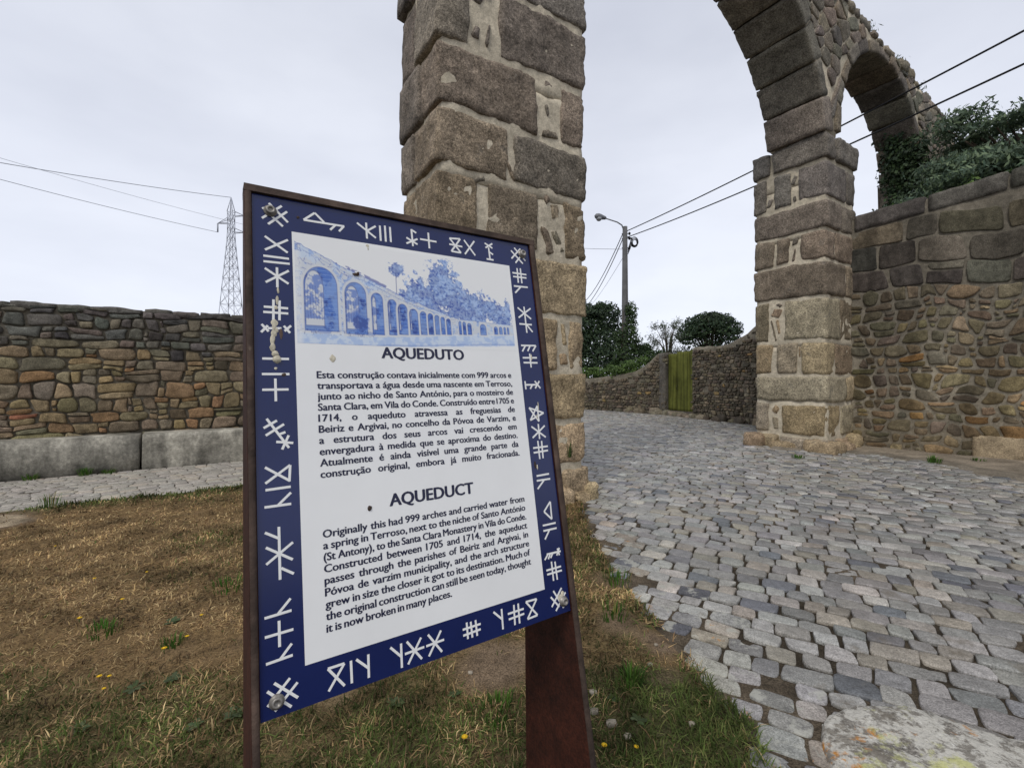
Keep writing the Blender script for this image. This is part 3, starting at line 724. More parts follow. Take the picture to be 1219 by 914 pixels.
def pointing(v):          # the lower courses were repointed with pale mortar
    k = min(1, max(0, (1.75+.5*noise.noise(Vector((v[0]*.9, v[1]*.9, 2)))-v[2])/.5)); return tuple(a*(1-k)+b*k for a, b in zip((.165, .145, .112), (.52, .455, .34)))
core.c = [pointing(v) for v in core.v]; core.build('core', M['mortar_patchy'], rwall)
cs = MB(); s = 0.0
while s < 8.5:
    wd = rnd.uniform(.7, 1.5); e = min(8.6, s+wd)
    block(cs, (s+.01, -.52, 0), (e-.01, .03, .34), lambda p, q, z: rm(p, rtop(p)-.3+z, q), r=.05, amp=.02, step=.08, col=vary((.14, .13, .11), rnd), rnd=rnd); s = e
cs.build('coping', M['rubble_stained'], rwall)
bs = MB()                 # one very big pale stone at the foot
block(bs, (1.72, -.2, -.1), (3.1, .055, .46), lambda p, q, z: rm(p, z, q), r=.05, amp=.03, step=.08, col=(.30, .235, .15), rnd=rnd)
bs.build('foundation_stone', M['rubble'], rwall)

# ------------------------------------------------------------------ concrete benches
rnd = random.Random(8)
for (a0, a1, lab) in ((-8.4, -.992, 'long weathered concrete bench block reaching the left edge, left of the joint'), (-.962, 3.2, 'shorter weathered concrete bench block right of the joint, running behind the sign')):
    bm_ = MB(); seg = []
    x = a0
    n = int((a1-a0)/.5)
    def mpb(p, q, z): return P(p, q+.012*noise.noise(Vector((p*.8, z*2, 1))), z+.008*noise.noise(Vector((p*.7, 4, 1))))
    block(bm_, (a0, 9.4, -.05), (a1, 9.84, .575), mpb, r=.02, amp=.008, step=.06 if a1-a0 < 6 else .34, col=(.3, .3, .3), rnd=rnd, freq=3)
    o = bm_.build('concrete_bench', M['concrete'], base=P((a0+a1)/2, 9.6)); tag(o, lab, 'bench', 'concrete bench blocks along the rubble wall')

# ------------------------------------------------------------------ boundary wall and gate across the street
rnd = random.Random(44)
def fm(s, z, d): return P(fwa(s)-d, s, z)
def interp(pts, x):
    for (x0, y0), (x1, y1) in zip(pts, pts[1:]):
        if x <= x1: return y0+(y1-y0)*max(0, min(1, (x-x0)/(x1-x0)))
    return pts[-1][1]
RT_ = [(6.6, 3.5), (7.2, 3.38), (7.7, 3.1), (8.25, 2.78), (8.8, 2.6), (9.3, 2.52), (10.45, 2.56)]
LT_ = [(11.76, 2.42), (12.1, 2.42), (12.4, 2.22), (12.8, 1.87), (13.4, 1.66), (15.6, 1.40), (19.5, 1.3)]
FB = [(3, (.115, .105, .088)), (3, (.09, .083, .072)), (2, (.14, .125, .10)), (1, (.07, .066, .06)), (.15, (.22, .17, .09)), (.5, (.19, .175, .145))]
for s0, s1, tp_, lab in ((6.6, 10.42, RT_, 'rough stone wall with a rising curved top, right of the green gate'), (11.76, 19.4, LT_, 'low rough stone wall under the green vine, left of the green gate')):
    wl = thing('stone_wall', fm((s0+s1)/2, 0, .2), lab, 'wall')
    tf = lambda s, tp_=tp_: interp(tp_, s)
    core = MB(); slab_wall(core, fm, s0, s1, tf, rough=.05, d0=-.012); core.build('core', M['mortar_dark'], wl)
    st_ = MB()
    for poly in coursed(rnd, s0, s1, 3.5, lambda z: rnd.uniform(.07, .16), lambda z: rnd.uniform(.07, .26), .2, .5, .6):
        cx, cy = sum(p[0] for p in poly)/8, sum(p[1] for p in poly)/8
        if cy > tf(cx)-.16 or (rnd.random() < .12 and cy > 1): continue
        stone_face(st_, poly, fm, rnd.uniform(.02, .055), vary(pick(rnd, FB), rnd, .25, .05), rnd, gap=.012, it=1, amp=.02, sink=.05)
    st_.build('face_stones', M['rubble'], wl)
    for k in range(16 if s0 < 8 else 8):
        s = rnd.uniform(s0+.2, s1-.2) if s0 < 8 else rnd.uniform(11.8, 14); r_ = rnd.uniform(.1, .22)
        ft = MB(); block(ft, (s-r_, -.05, -.08), (s+r_, r_*rnd.uniform(.8, 1.6), r_*rnd.uniform(.8, 1.5)), lambda p, q, z: fm(p, z, q), r=.1, amp=.05, step=.09, col=vary(pick(rnd, FB), rnd), rnd=rnd); ft.build('footing_stone', M['rubble'], wl)
    if s0 > 11:
        jb = MB(); block(jb, (11.74, -.4, -.05), (12.05, .05, 2.42), lambda p, q, z: fm(p, z, q), r=.05, amp=.03, step=.12, col=(.11, .1, .085), rnd=rnd); jb.build('gate_jamb', M['rubble'], wl)
gt = thing('wooden_gate', fm(11.08, 0, -.15), 'mossy green plank gate between two stretches of rough stone wall', 'gate')
for (s0, s1, z1) in ((11.735, 11.35, 2.36), (11.335, 10.685, 2.43), (10.67, 10.43, 2.47)):
    pl = MB(); block(pl, (s1, -.19, .2), (s0, -.15, z1), lambda p, q, z: fm(p, z, q), r=.008, amp=.004, step=.12, rnd=rnd)
    pl.build('plank', M['wood'], gt)
for s_ in (11.342, 10.678):      # black strips added behind the joints, standing in for shade in the gaps
    pl = MB(); block(pl, (s_-.05, -.225, .22), (s_+.05, -.2, 2.34), lambda p, q, z: fm(p, z, q), r=.005, amp=.003, step=.2, rnd=rnd); pl.build('gap_shade_strip', M['cable'], gt)
for z in (.6, 1.9): rl = MB(); block(rl, (10.43, -.28, z), (11.73, -.228, z+.12), lambda p, q, z: fm(p, z, q), r=.008, amp=.003, step=.2, rnd=rnd); rl.build('back_rail', M['wood'], gt)
hd = MB(); tube(hd, [fm(11.3, 1.15, -.145), fm(11.3, 1.15, -.10), fm(11.3, 1.02, -.10), fm(11.3, 1.02, -.145)], .012, 6); hd.build('handle', M['cable'], gt)
sl_ = MB()
for k in range(11):
    s = 10.0+k*.2; block(sl_, (s, -.35, -.08), (s+rnd.uniform(.18, .3), rnd.uniform(.12, .35), rnd.uniform(.1, .2)), lambda p, q, z: fm(p, z, q), r=.06, amp=.04, step=.08, col=vary((.20, .175, .13), rnd), rnd=rnd)
o = sl_.build('stone_sill', M['rubble'], base=fm(11, 0, 0)); tag(o, 'rough stone sill at the foot of the green plank gate', 'sill')

# ------------------------------------------------------------------ utility pole with lamp, cables
PX, PY = 5.38, 22.0
pole = thing('utility_pole', (PX, PY, 0), 'grey concrete utility pole with a curved street lamp arm', 'utility pole')
m_ = MB(); tube(m_, [(PX, PY, -.1), (PX, PY, 3), (PX, PY, 8.62)], [.19, .17, .115], 12); m_.build('post', M['pole'], pole)
m_ = MB(); tube(m_, [(PX-.05, PY, 8.1), (PX-.06, PY-.02, 8.45), (PX-.16, PY-.05, 8.68), (PX-.4, PY-.12, 8.80), (PX-1.0, PY-.3, 8.92)], [.035, .035, .032, .03, .028], 8)
arm = m_.build('lamp_arm', M['lamp_metal'], pole)
m_ = MB(); hx = Vector((-.96, -.28, .10)).normalized(); hc = Vector((PX-.95, PY-.28, 8.93))
lathe(m_, hc, [(.04, 0), (.075, .04), (.10, .16), (.135, .30), (.145, .42), (.11, .54), (.03, .60)], 14, ax=hx); lh = m_.build('lamp_head', M['lamp_metal'], arm)
m_ = MB(); lathe(m_, hc+hx*.38+Vector((0, 0, -.06)), [(.14, 0), (.13, .07), (.085, .13), (.02, .155)], 14, ax=(0, 0, -1)); m_.build('lamp_bowl', M['glass'], arm)
for z in (8.28, 8.05, 7.6):
    m_ = MB(); tube(m_, [(PX-.16, PY-.02, z), (PX+.2, PY-.06, z)], .02, 6); lathe(m_, (PX+.2, PY-.06, z-.07), [(.03, 0), (.055, .03), (.05, .07), (.055, .1), (.02, .14)], 10); m_.build('insulator', M['cable'], pole)
for k in range(3):
    m_ = MB(); cx, cz, r_ = PX+.42, 7.86-.02*k, .24-.05*k
    tube(m_, [(PX+.1, PY-.08, 8.1)]+[(cx+r_*math.cos(t)*.75, PY-.1-.03*k, cz+r_*math.sin(t)) for t in np.linspace(2.2, -3.9, 18)]+[(PX+.12, PY-.08, 7.5-.1*k)], .02, 6)
    m_.build('cable_loop', M['cable'], pole)
m_ = MB(); tube(m_, [(PX+.10, PY-.16, 2.5), (PX+.08, PY-.14, 5.2), (PX+.06, PY-.11, 8.0)], .025, 6); m_.build('conduit', M['pole'], pole)
def cable(p, q, sag, rad, lab, grp=None, n=40, name='overhead_cable', m='cable'):
    mb = MB(); pts = []
    for i in range(n+1):
        t = i/n; z = p[2]+(q[2]-p[2])*t-4*sag*t*(1-t); pts.append((p[0]+(q[0]-p[0])*t, p[1]+(q[1]-p[1])*t, z))
    tube(mb, pts, rad, 6); o = mb.build(name, M[m], base=p); tag(o, lab, 'cable', grp); return o
cable((PX+.1, PY, 8.42), (13.46, -3.2, 8.4), .38, .021, 'upper black cable from the street pole through the right-hand arch', 'cables through the arch')
cable((PX+.1, PY, 8.12), (13.46, -3.2, 7.8), .55, .021, 'lower black cable from the street pole through the right-hand arch', 'cables through the arch')
cable((PX-.1, PY, 8.3), (6.3, 46, 8.5), .9, .022, 'upper black cable falling from the pole towards the near pier', 'cables running away behind the near pier')
cable((PX-.1, PY, 8.05), (6.35, 46, 7.9), .9, .022, 'lower black cable falling from the pole towards the near pier', 'cables running away behind the near pier')
cable((PX+.1, PY, 7.5), (6.45, 46, 7.3), .5, .010, 'thin grey wire slanting down from the pole, below the pair', None, m='thin_cable')
cable((PX-.1, PY, 7.55), (-.6, 30, 10.2), .1, .011, 'thin nearly level wire from the pole to behind the near pier', None, m='thin_cable')

# ------------------------------------------------------------------ lattice pylon and its lines
LX, LY, LH = -60.8, 100.0, 40.2
py_ = thing('lattice_pylon', (LX, LY, 0), 'tall grey steel lattice pylon rising beyond the rubble wall', 'pylon')
m_ = MB(); lv_ = [0, 5, 9.5, 13.5, 17, 20, 22.6, 25, 27, 29, 31, 33, 35, 37]
hw = lambda z: 2.6-(2.6-.5)*min(1, z/32)
for z0, z1 in zip(lv_, lv_[1:]):
    a_, b_ = hw(z0), hw(z1)
    cs0 = [(LX-a_, LY-a_, z0), (LX+a_, LY-a_, z0), (LX+a_, LY+a_, z0), (LX-a_, LY+a_, z0)]; cs1 = [(LX-b_, LY-b_, z1), (LX+b_, LY-b_, z1), (LX+b_, LY+b_, z1), (LX-b_, LY+b_, z1)]
    for k in range(4):
        tube(m_, [cs0[k], cs1[k]], .085, 4); tube(m_, [cs0[k], cs1[(k+1) % 4]], .045, 4); tube(m_, [cs0[(k+1) % 4], cs1[k]], .045, 4); tube(m_, [cs1[k], cs1[(k+1) % 4]], .04, 4)
for k in range(4):
    q = [(-1, -1), (1, -1), (1, 1), (-1, 1)][k]; tube(m_, [(LX+.55*q[0], LY+.55*q[1], 37), (LX, LY, LH)], .09, 4)
m_.build('tower', M['steel'], py_)
for sx, z in ((1, 36.2), (-1, 34.6), (1, 32.6)):
    m_ = MB(); tip = (LX+sx*2.9, LY, z)
    for dy in (-.5, .5):
        tube(m_, [(LX+sx*.5, LY+dy, z), tip], .08, 4); tube(m_, [(LX+sx*.5, LY+dy, z+1.1), tip], .07, 4)
    ar = m_.build('cross_arm', M['steel'], py_)
    m_ = MB(); tube(m_, [tip, (tip[0], tip[1], z-1.9)], .14, 6); m_.build('insulator_string', M['thin_cable'], ar)
G_ = 'power lines strung from the pylon'
def fromto(p, px, pyy, Y): return (p, ((px-609.5)/550*Y, Y, 1.5+(448-pyy)/550*Y))
for p, (px, pyy), rad, lab in (((LX, LY, LH), (-160, 165), .055, 'topmost power line meeting the pylon peak'), ((LX-2.9, LY, 32.7), (-160, 170), .045, 'lowest power line ending at the left arm of the pylon'), ((LX+2.9, LY, 34.3), (-160, 140), .028, 'faint middle power line ending at the right arm of the pylon')):
    a_, b_ = fromto(p, px, pyy, 62); cable(a_, b_, .5, rad, lab, G_, name='power_line', m='thin_cable')

# ------------------------------------------------------------------ trees, hedge and ivy
DK = [(.036, .062, .028), (.028, .05, .025), (.052, .082, .034), (.022, .04, .022)]
MD = [(.045, .080, .025), (.035, .065, .022), (.06, .095, .03), (.03, .055, .02)]
OL = [(.085, .105, .065), (.07, .09, .055), (.10, .12, .08)]
BR = [(.075, .13, .028), (.055, .10, .022), (.10, .155, .04)]
def trunk(mb, x, y, z1, r, limbs, seed):
    q = random.Random(seed); pts = [(x, y, -.1), (x+.05, y, z1*.4), (x-.04, y+.05, z1*.75), (x, y, z1)]
    tube(mb, pts, [r*1.25, r, r*.8, r*.6], 9)
    for (lx, ly, lz) in limbs:
        tube(mb, [(x, y, z1*q.uniform(.5, .95)), ((x*.55+lx*.45), (y*.55+ly*.45), z1*.5+lz*.5), (lx, ly, lz)], [r*.5, r*.3, r*.08], 6)
def tree(name, x, y, blobs, n, size, cols, lab, cat='tree', tr=.16, seed=1, z1=None, shell=.55, aspect=.5):
    t = thing(name, (x, y, 0), lab, cat); mb = MB()
    trunk(mb, x, y, z1 or blobs[0][2], tr, [(b[0], b[1], b[2]+b[5]*.3) for b in blobs], seed); mb.build('trunk', M['bark'], t)
    leaf_mass('crown', blobs, n, size, cols, t, seed=seed, shell=shell, aspect=aspect); return t
q = random.Random(3)
bl = [(5.0, 27, 3.2, 1.5, 1.5, 1.6, 3), (4.4, 27.2, 4.5, 1.15, 1.2, 1.1, 2), (5.5, 26.6, 4.9, .85, .9, .85, 1.5), (5.9, 26.5, 3.3, .9, .9, 1.2, 1.5), (4.9, 26.2, 2.2, 1.6, 1, 1.2, 2), (4.3, 27, 5.2, .7, .7, .6, 1), (5.2, 27, 5.35, .55, .6, .5, .8), (3.6, 27, 3.6, 1.2, 1.2, 1.4, 1.5)]
tree('leafy_tree', 5.0, 27.4, bl, 15000, .17, DK, 'dark dense tree left of the ivy-clad pole', seed=2)
bl = []
for k in range(26):
    th = k*2.4; r_ = math.sqrt((k+.5)/26); bl.append((12.0+1.65*r_*math.cos(th), 28+1.5*r_*math.sin(th), 3.35+1.75*math.sqrt(max(0, 1-r_*r_*.95))*.95, .52, .52, .42, 1))
bl += [(12, 28, 3.3, 1.5, 1.4, 1.1, 4), (11.2, 27.6, 2.6, 1.1, 1.1, .8, 2), (12.9, 27.6, 2.8, 1, 1, .8, 2)]
tree('round_tree', 12.0, 28.0, bl, 15000, .15, DK, 'rounded dark tree with a domed crown above the wall, right of the gate', seed=4, z1=2.6, shell=.75)
bl = [(7.9+q.uniform(-.75, .95), 24+q.uniform(-.4, .4), 3.35+q.uniform(-.9, 1.0), .3, .3, .3, 1) for _ in range(24)]+[(8.3, 24, 2.6, .7, .5, .6, 4)]
tree('olive_tree', 8.1, 24.0, bl, 2800, .12, OL, 'thin grey-green tree with a see-through crown behind the gate', tr=.07, seed=6, shell=.15, z1=2.8, aspect=.28)
bl = [(6.2, 22.6, 2.5, .62, .5, .5, 2), (6.8, 22.5, 2.35, .5, .4, .45, 2), (6.5, 22.6, 2.85, .35, .35, .3, 1), (7.2, 22.4, 2.3, .3, .3, .5, 1)]
tree('shrub', 6.5, 22.6, bl, 3500, .12, MD, 'mid-green shrub between the pole and the gate', 'shrub', tr=.05, seed=7, z1=2.0)
# vine over the low wall
bl = []
for k in range(26):
    s = 12.9+k*.25; x, y, z = fm(s, interp(LT_, s)+.12, -.25); bl.append((x+q.uniform(-.1, .1), y+q.uniform(-.15, .35), z+q.uniform(-.05, .22), .28, .3, .24, 1))
t = thing('hedge_vine', fm(15.5, 0, -.55), 'bright green vine spilling over the low wall', 'vine'); leaf_mass('foliage', bl, 5200, .11, BR, t, seed=9, shell=.4)
mb = MB()
for k in range(7):
    s = 13.2+k*.9; x, y, z = fm(s, interp(LT_, s), -.62); tube(mb, [(x, y, -.1), (x+.05, y-.04, z*.6), (x, y-.2, z+.1)], [.03, .025, .012], 6)
mb.build('stem', M['bark'], t)
# ivy on the pole
bl = [(PX+.03*k, PY-.02, 1.6+k*.34, .52-.012*k*(k > 5)*2+(.12 if k in (3, 4, 5) else 0), .45, .35, 1) for k in range(10)]+[(PX-.35, PY-.1, 3.4, .3, .3, .35, .6), (PX+.4, PY-.1, 3.1, .25, .3, .5, .7), (PX-.3, PY, 2.4, .35, .35, .4, .7), (PX+.1, PY, 4.75, .22, .25, .35, .5)]
t = thing('pole_ivy', (PX, PY-.2, 0), 'dark ivy climbing the lower half of the utility pole', 'ivy'); leaf_mass('foliage', bl, 5600, .11, MD, t, seed=10, shell=.6)
mb = MB(); tube(mb, [(PX-.22, PY-.1, -.05), (PX-.2, PY-.12, 2.2), (PX-.12, PY-.14, 4.6)], [.035, .03, .012], 6); mb.build('stem', M['bark'], t)
# ivy on the third pier
bl = []
for k in range(76):
    b_ = 4.2+q.random()*.72; z = 4.3+q.random()**1.05*3.7; x, y, z = P(15.02-q.uniform(0, .12), b_, z); bl.append((x, y, z, .26, .26, .30, 1))
for k in range(34):
    a_ = 15.1+q.random()*1.9; z = 4.5+q.random()*(1.9-.5*(a_-15.1)); x, y, z = P(a_, 4.12, z); bl.append((x, y, z, .3, .22, .3, 1))
for k in range(8):
    x, y, z = P(15.0+q.uniform(-.2, .2), 4.6+q.uniform(-.3, .2), 5.0+q.uniform(-.4, .9)); bl.append((x, y, z, .28, .28, .26, .8))
t = thing('pier_ivy', P(14.9, 4.6, 0), 'dense dark ivy covering the broken third pier above the tall wall', 'ivy'); leaf_mass('foliage', bl, 15000, .085, DK[:3]+[(.05, .085, .03)], t, seed=12, shell=.5, aspect=.75)
mb = MB()
for b_ in (4.3, 4.7, 5.0): x, y, _ = P(15.0, b_); tube(mb, [(x, y, -.05), (x+.03, y, 3), P(15.06, b_+.1, 6.6)], [.05, .04, .015], 6)
mb.build('stem', M['bark'], t)
# feathery tree behind the tall wall: flat drooping tiers of leaflets
bl = []
for k in range(150):
    a_ = q.uniform(13.0, 19.0); b_ = q.uniform(.2, 3.9)
    hmax = 7.0+.35*math.sin(a_*1.7)+.35*math.sin(b_*2.3+1); z = 4.7+(hmax-4.7)*q.random()**.75
    if a_ < 14.2: z = min(z, 5.6+(a_-13)*.7)
    x, y, z = P(a_, b_, z); bl.append((x, y, z, .55, .55, .13, 1))
for k in range(34):
    x, y, z = P(15.7+q.uniform(-1.5, 2.4), 2.0+q.uniform(-1.6, 1.6), 7.25+q.uniform(-.4, .45)); bl.append((x, y, z, .6, .6, .12, 1.3))
for k in range(30):
    x, y, z = P(14.5+q.uniform(-1, 3), 2.0+q.uniform(-1.6, 1.6), 5.4+q.uniform(-.7, .8)); bl.append((x, y, z, .6, .6, .4, 1.2))
tree('feathery_tree', *P(15.6, 2.0)[:2], bl, 62000, .125, [(.085, .125, .08), (.07, .11, .072), (.105, .15, .085), (.125, .17, .09)], 'spreading feathery tree rising behind the tall wall at the right edge', seed=13, z1=5.2, shell=.1, aspect=.34, tr=.14)
bl = []
for k in range(40):
    s = .25+k*.15; x, y, z = rm(s, rtop(s)+.02, -.55-q.random()*.5); bl.append((x, y, z+q.uniform(-.1, .1)+.06, .2, .2, .16, 1))
t = thing('creeper', rm(3, 0, -.9), 'bright green creeper showing along the back of the tall wall top', 'creeper'); leaf_mass('foliage', bl, 3600, .08, BR+MD, t, seed=14, shell=.3)
mb = MB()
for s in (.8, 2.4, 4): x, y, z = rm(s, rtop(s), -.8); tube(mb, [(x, y, -.05), (x, y, z)], [.03, .015], 6)
mb.build('stem', M['bark'], t)
# weeds rooted on top of the aqueduct
for i, (a_, n, s_, lab) in enumerate(((12.2, 140, .1, 'small tuft of weeds on the ruined top above the narrower arch'), (13.9, 260, .12, 'largest tuft of weeds on the ruined top, near the broken end'), (15.3, 120, .1, 'tuft of weeds lowest on the ruined top, beside the broken end'))):
    x, y, z = P(a_, 4.4, top(a_)+.16); o = leaf_mass('weed_tuft', [(x, y, z-.03, .26, .26, .18, 1)], n, s_, OL+MD, None, P(a_, 4.5, top(a_)), seed=20+i, shell=.1, aspect=.22); tag(o, lab, 'weeds', 'weed tufts on the aqueduct')

# ------------------------------------------------------------------ the information sign
TLp = Vector((-.48457, .86, 1.84087)); us = Vector((.83487, .55044, 0)).normalized(); es = Vector((.10455, -.15857, -.98180)).normalized()
ns = -(us.cross(es)); hb = Vector((-us.y, us.x, 0))      # ns: out of the panel; hb: horizontal, backwards
def SG(x, y, o=0): return tuple(TLp+us*(x/1000)+es*(y/1000)+ns*(o/1000))
gl0 = TLp+us*.315+es*1.9; sign = thing('information_sign', (gl0.x, gl0.y, 0), 'blue and white enamel information board titled AQUEDUTO on rusted steel plates', 'information sign')
def sbox(mb, x0, x1, y0, y1, o0, o1):
    boxv(mb, [SG(x0, y1, o0), SG(x1, y1, o0), SG(x1, y0, o0), SG(x0, y0, o0), SG(x0, y1, o1), SG(x1, y1, o1), SG(x1, y0, o1), SG(x0, y0, o1)])
m_ = MB(); sbox(m_, 0, 630, 0, 896, -6, 0); panel = m_.build('panel', M['enamel_blue'], sign, smooth=False)
m_ = MB(); sbox(m_, 66, 564, 64.5, 834, -2, .2); m_.build('text_field', M['enamel_white'], panel, smooth=False)
gy = lambda k: 896+k*1000
kg = (SG(0, 896)[2]+.08)/.9818      # distance along the front edge to just below ground
for x0, x1 in ((-13, -1), (631, 648)):
    m_ = MB(); vs = []
    for x in (x0, x1):
        for y in (-14, 896+kg*1000): vs.append(Vector(SG(x, y, 4)))
        for y in (896+kg*1000, -14):
            f = Vector(SG(x, y, 4)); D = .1755+.178*(y-896)/1000+.012; vs.append(f+hb*max(.03, D))
    m_.add([tuple(v) for v in vs], [[0, 1, 2, 3], [7, 6, 5, 4], [0, 4, 5, 1], [1, 5, 6, 2], [2, 6, 7, 3], [3, 7, 4, 0]])
    sp_l = m_.build('support_plate', M['rust'], sign, smooth=False)
    m_ = MB(); n = 60; e0, e1 = x0+.6, x1-.6
    for i in range(n+1):
        y = -12+(896+kg*1000+12)*i/n
        for x, o in ((e0, 3.5), (e0+.4, 5.6), ((e0+e1)/2, 6.2), (e1-.4, 5.6), (e1, 3.5)):
            m_.v.append(SG(x+.5*noise.noise(Vector((y*.03, x, 0))), y, o+.6*noise.noise(Vector((y*.05, x*.2, 3))))); m_.c.append((.5, .5, .5))
    for i in range(n):
        for k in range(4): m_.f.append([i*5+k, i*5+k+1, (i+1)*5+k+1, (i+1)*5+k])
    m_.build('front_edge', M['rust_edge'], sp_l)
m_ = MB(); sbox(m_, -13, 648, -15, -1.5, -34, 6.5); m_.build('top_rail', M['rust_edge'], sign, smooth=False)
m_ = MB(); sbox(m_, 0, 630, 0, 893, -30, -7); m_.build('backing_plate', M['rust'], sign, smooth=False)
# mason's marks round the border (strokes in millimetres on the panel)
GLYPHS = "28 14 60 47,17 25 51 57,50 15 16 47,59 25 26 57|88 36 109 17,109 17 126 34,88 36 165 35,148 35 137 48,164 35 154 48|191 22 229 49,210 18 210 54,230 22 210 37,239 19 239 54,250 17 250 54,261 18 261 53|20 82 58 109,59 83 20 109|17 121 60 121,17 132 61 131|19 145 58 171,59 145 20 172,39 141 39 180|32 204 31 243,16 219 56 219,15 229 56 229,42 205 41 243|12 252 23 265,22 254 11 267,22 259 44 258,48 253 58 266,60 252 49 263|12 315 55 315,11 343 55 343,11 371 53 371,32 351 32 392|17 422 51 475,33 426 12 438,44 433 15 451,46 447 37 450,31 463 58 467,51 453 40 477|13 505 51 532,52 505 13 532,52 505 50 533|13 543 52 542,11 571 52 571,52 552 32 570|32 606 32 691,11 612 32 625,12 636 52 663,53 635 12 663,34 673 53 686|8 745 48 743,47 724 28 743|29 754 29 794,8 774 50 773|9 814 48 812,47 794 30 812|20 845 54 878,10 854 44 888,54 855 20 886,43 845 10 876|101 850 128 850,128 850 101 885,101 850 127 885,139 849 139 885,169 848 168 886,148 850 168 870|229 848 228 889,209 849 228 870,240 848 267 886,268 849 240 887,235 868 273 867,282 848 308 886,309 848 281 886,277 867 314 866|365 849 365 880,374 850 375 880,385 850 386 880,355 860 396 860,355 871 395 870|448 845 447 885,428 846 447 865,479 845 477 885,490 845 489 885,462 859 503 859,463 870 503 869,510 847 539 848,539 848 510 882,510 847 537 881,537 881 510 882|587 843 611 885,578 854 599 880,611 842 578 875,621 854 588 886|310 14 311 54,310 15 321 21,297 36 322 48,323 35 296 50,350 15 350 53,329 34 369 34|403 19 431 16,431 16 405 51,403 19 430 51,405 51 430 51,401 34 435 35,441 17 468 52,469 15 440 53|508 25 509 56,498 15 519 25,520 13 499 27,499 56 519 56,510 37 519 42|585 13 616 44,574 22 607 53,604 13 573 44,615 20 584 54|587 68 586 107,597 67 597 107,571 82 614 82,572 92 613 91|571 117 614 116,593 116 573 135|575 173 613 200,615 172 575 199,595 169 595 237,575 215 613 215,596 215 613 234|573 270 618 269,586 270 575 285,600 270 591 284,618 269 606 284|574 301 617 300,575 313 617 313,596 290 596 325|573 359 573 379,573 368 606 368,593 369 586 378,602 359 617 377,616 359 601 377|576 424 618 438,618 438 576 454,576 454 601 420,601 420 601 458,601 458 576 424|577 469 616 497,617 469 577 496,598 464 597 500|591 504 591 547,602 505 601 546,575 520 619 519,575 531 618 529|576 585 613 584,575 596 615 596,596 597 575 615|607 648 586 668,586 668 606 688,607 648 606 688|578 698 616 698,578 710 617 710,596 710 580 729|580 762 621 763,583 763 573 773,590 763 583 773,597 763 590 772,612 755 616 771,618 755 608 770|591 780 591 822,601 782 602 822,574 796 617 796,575 805 618 805"
for g in GLYPHS.split('|'):
    m_ = MB()
    for k, l in enumerate(g.split(',')):
        x0, y0, x1, y1 = map(float, l.split()); d = math.hypot(x1-x0, y1-y0) or 1
        nx_, ny_ = -(y1-y0)/d*2.1, (x1-x0)/d*2.1; o = .3+.04*k
        m_.add([SG(x0+nx_, y0+ny_, o), SG(x1+nx_, y1+ny_, o), SG(x1-nx_, y1-ny_, o), SG(x0-nx_, y0-ny_, o)], [[3, 2, 1, 0]])
    m_.build('border_mark', M['enamel_mark'], panel, smooth=False)
for x, y in ((30, 30), (607, 27), (23, 873), (612, 871)):
    m_ = MB(); lathe(m_, SG(x, y, .2), [(.0115, 0), (.0115, .002), (.0085, .0025), (.0085, .008), (.007, .0095), (.0045, .0095), (.0040, .006), (.001, .006)], 18, ax=ns)
    m_.build('bolt', M['zinc'], sign)
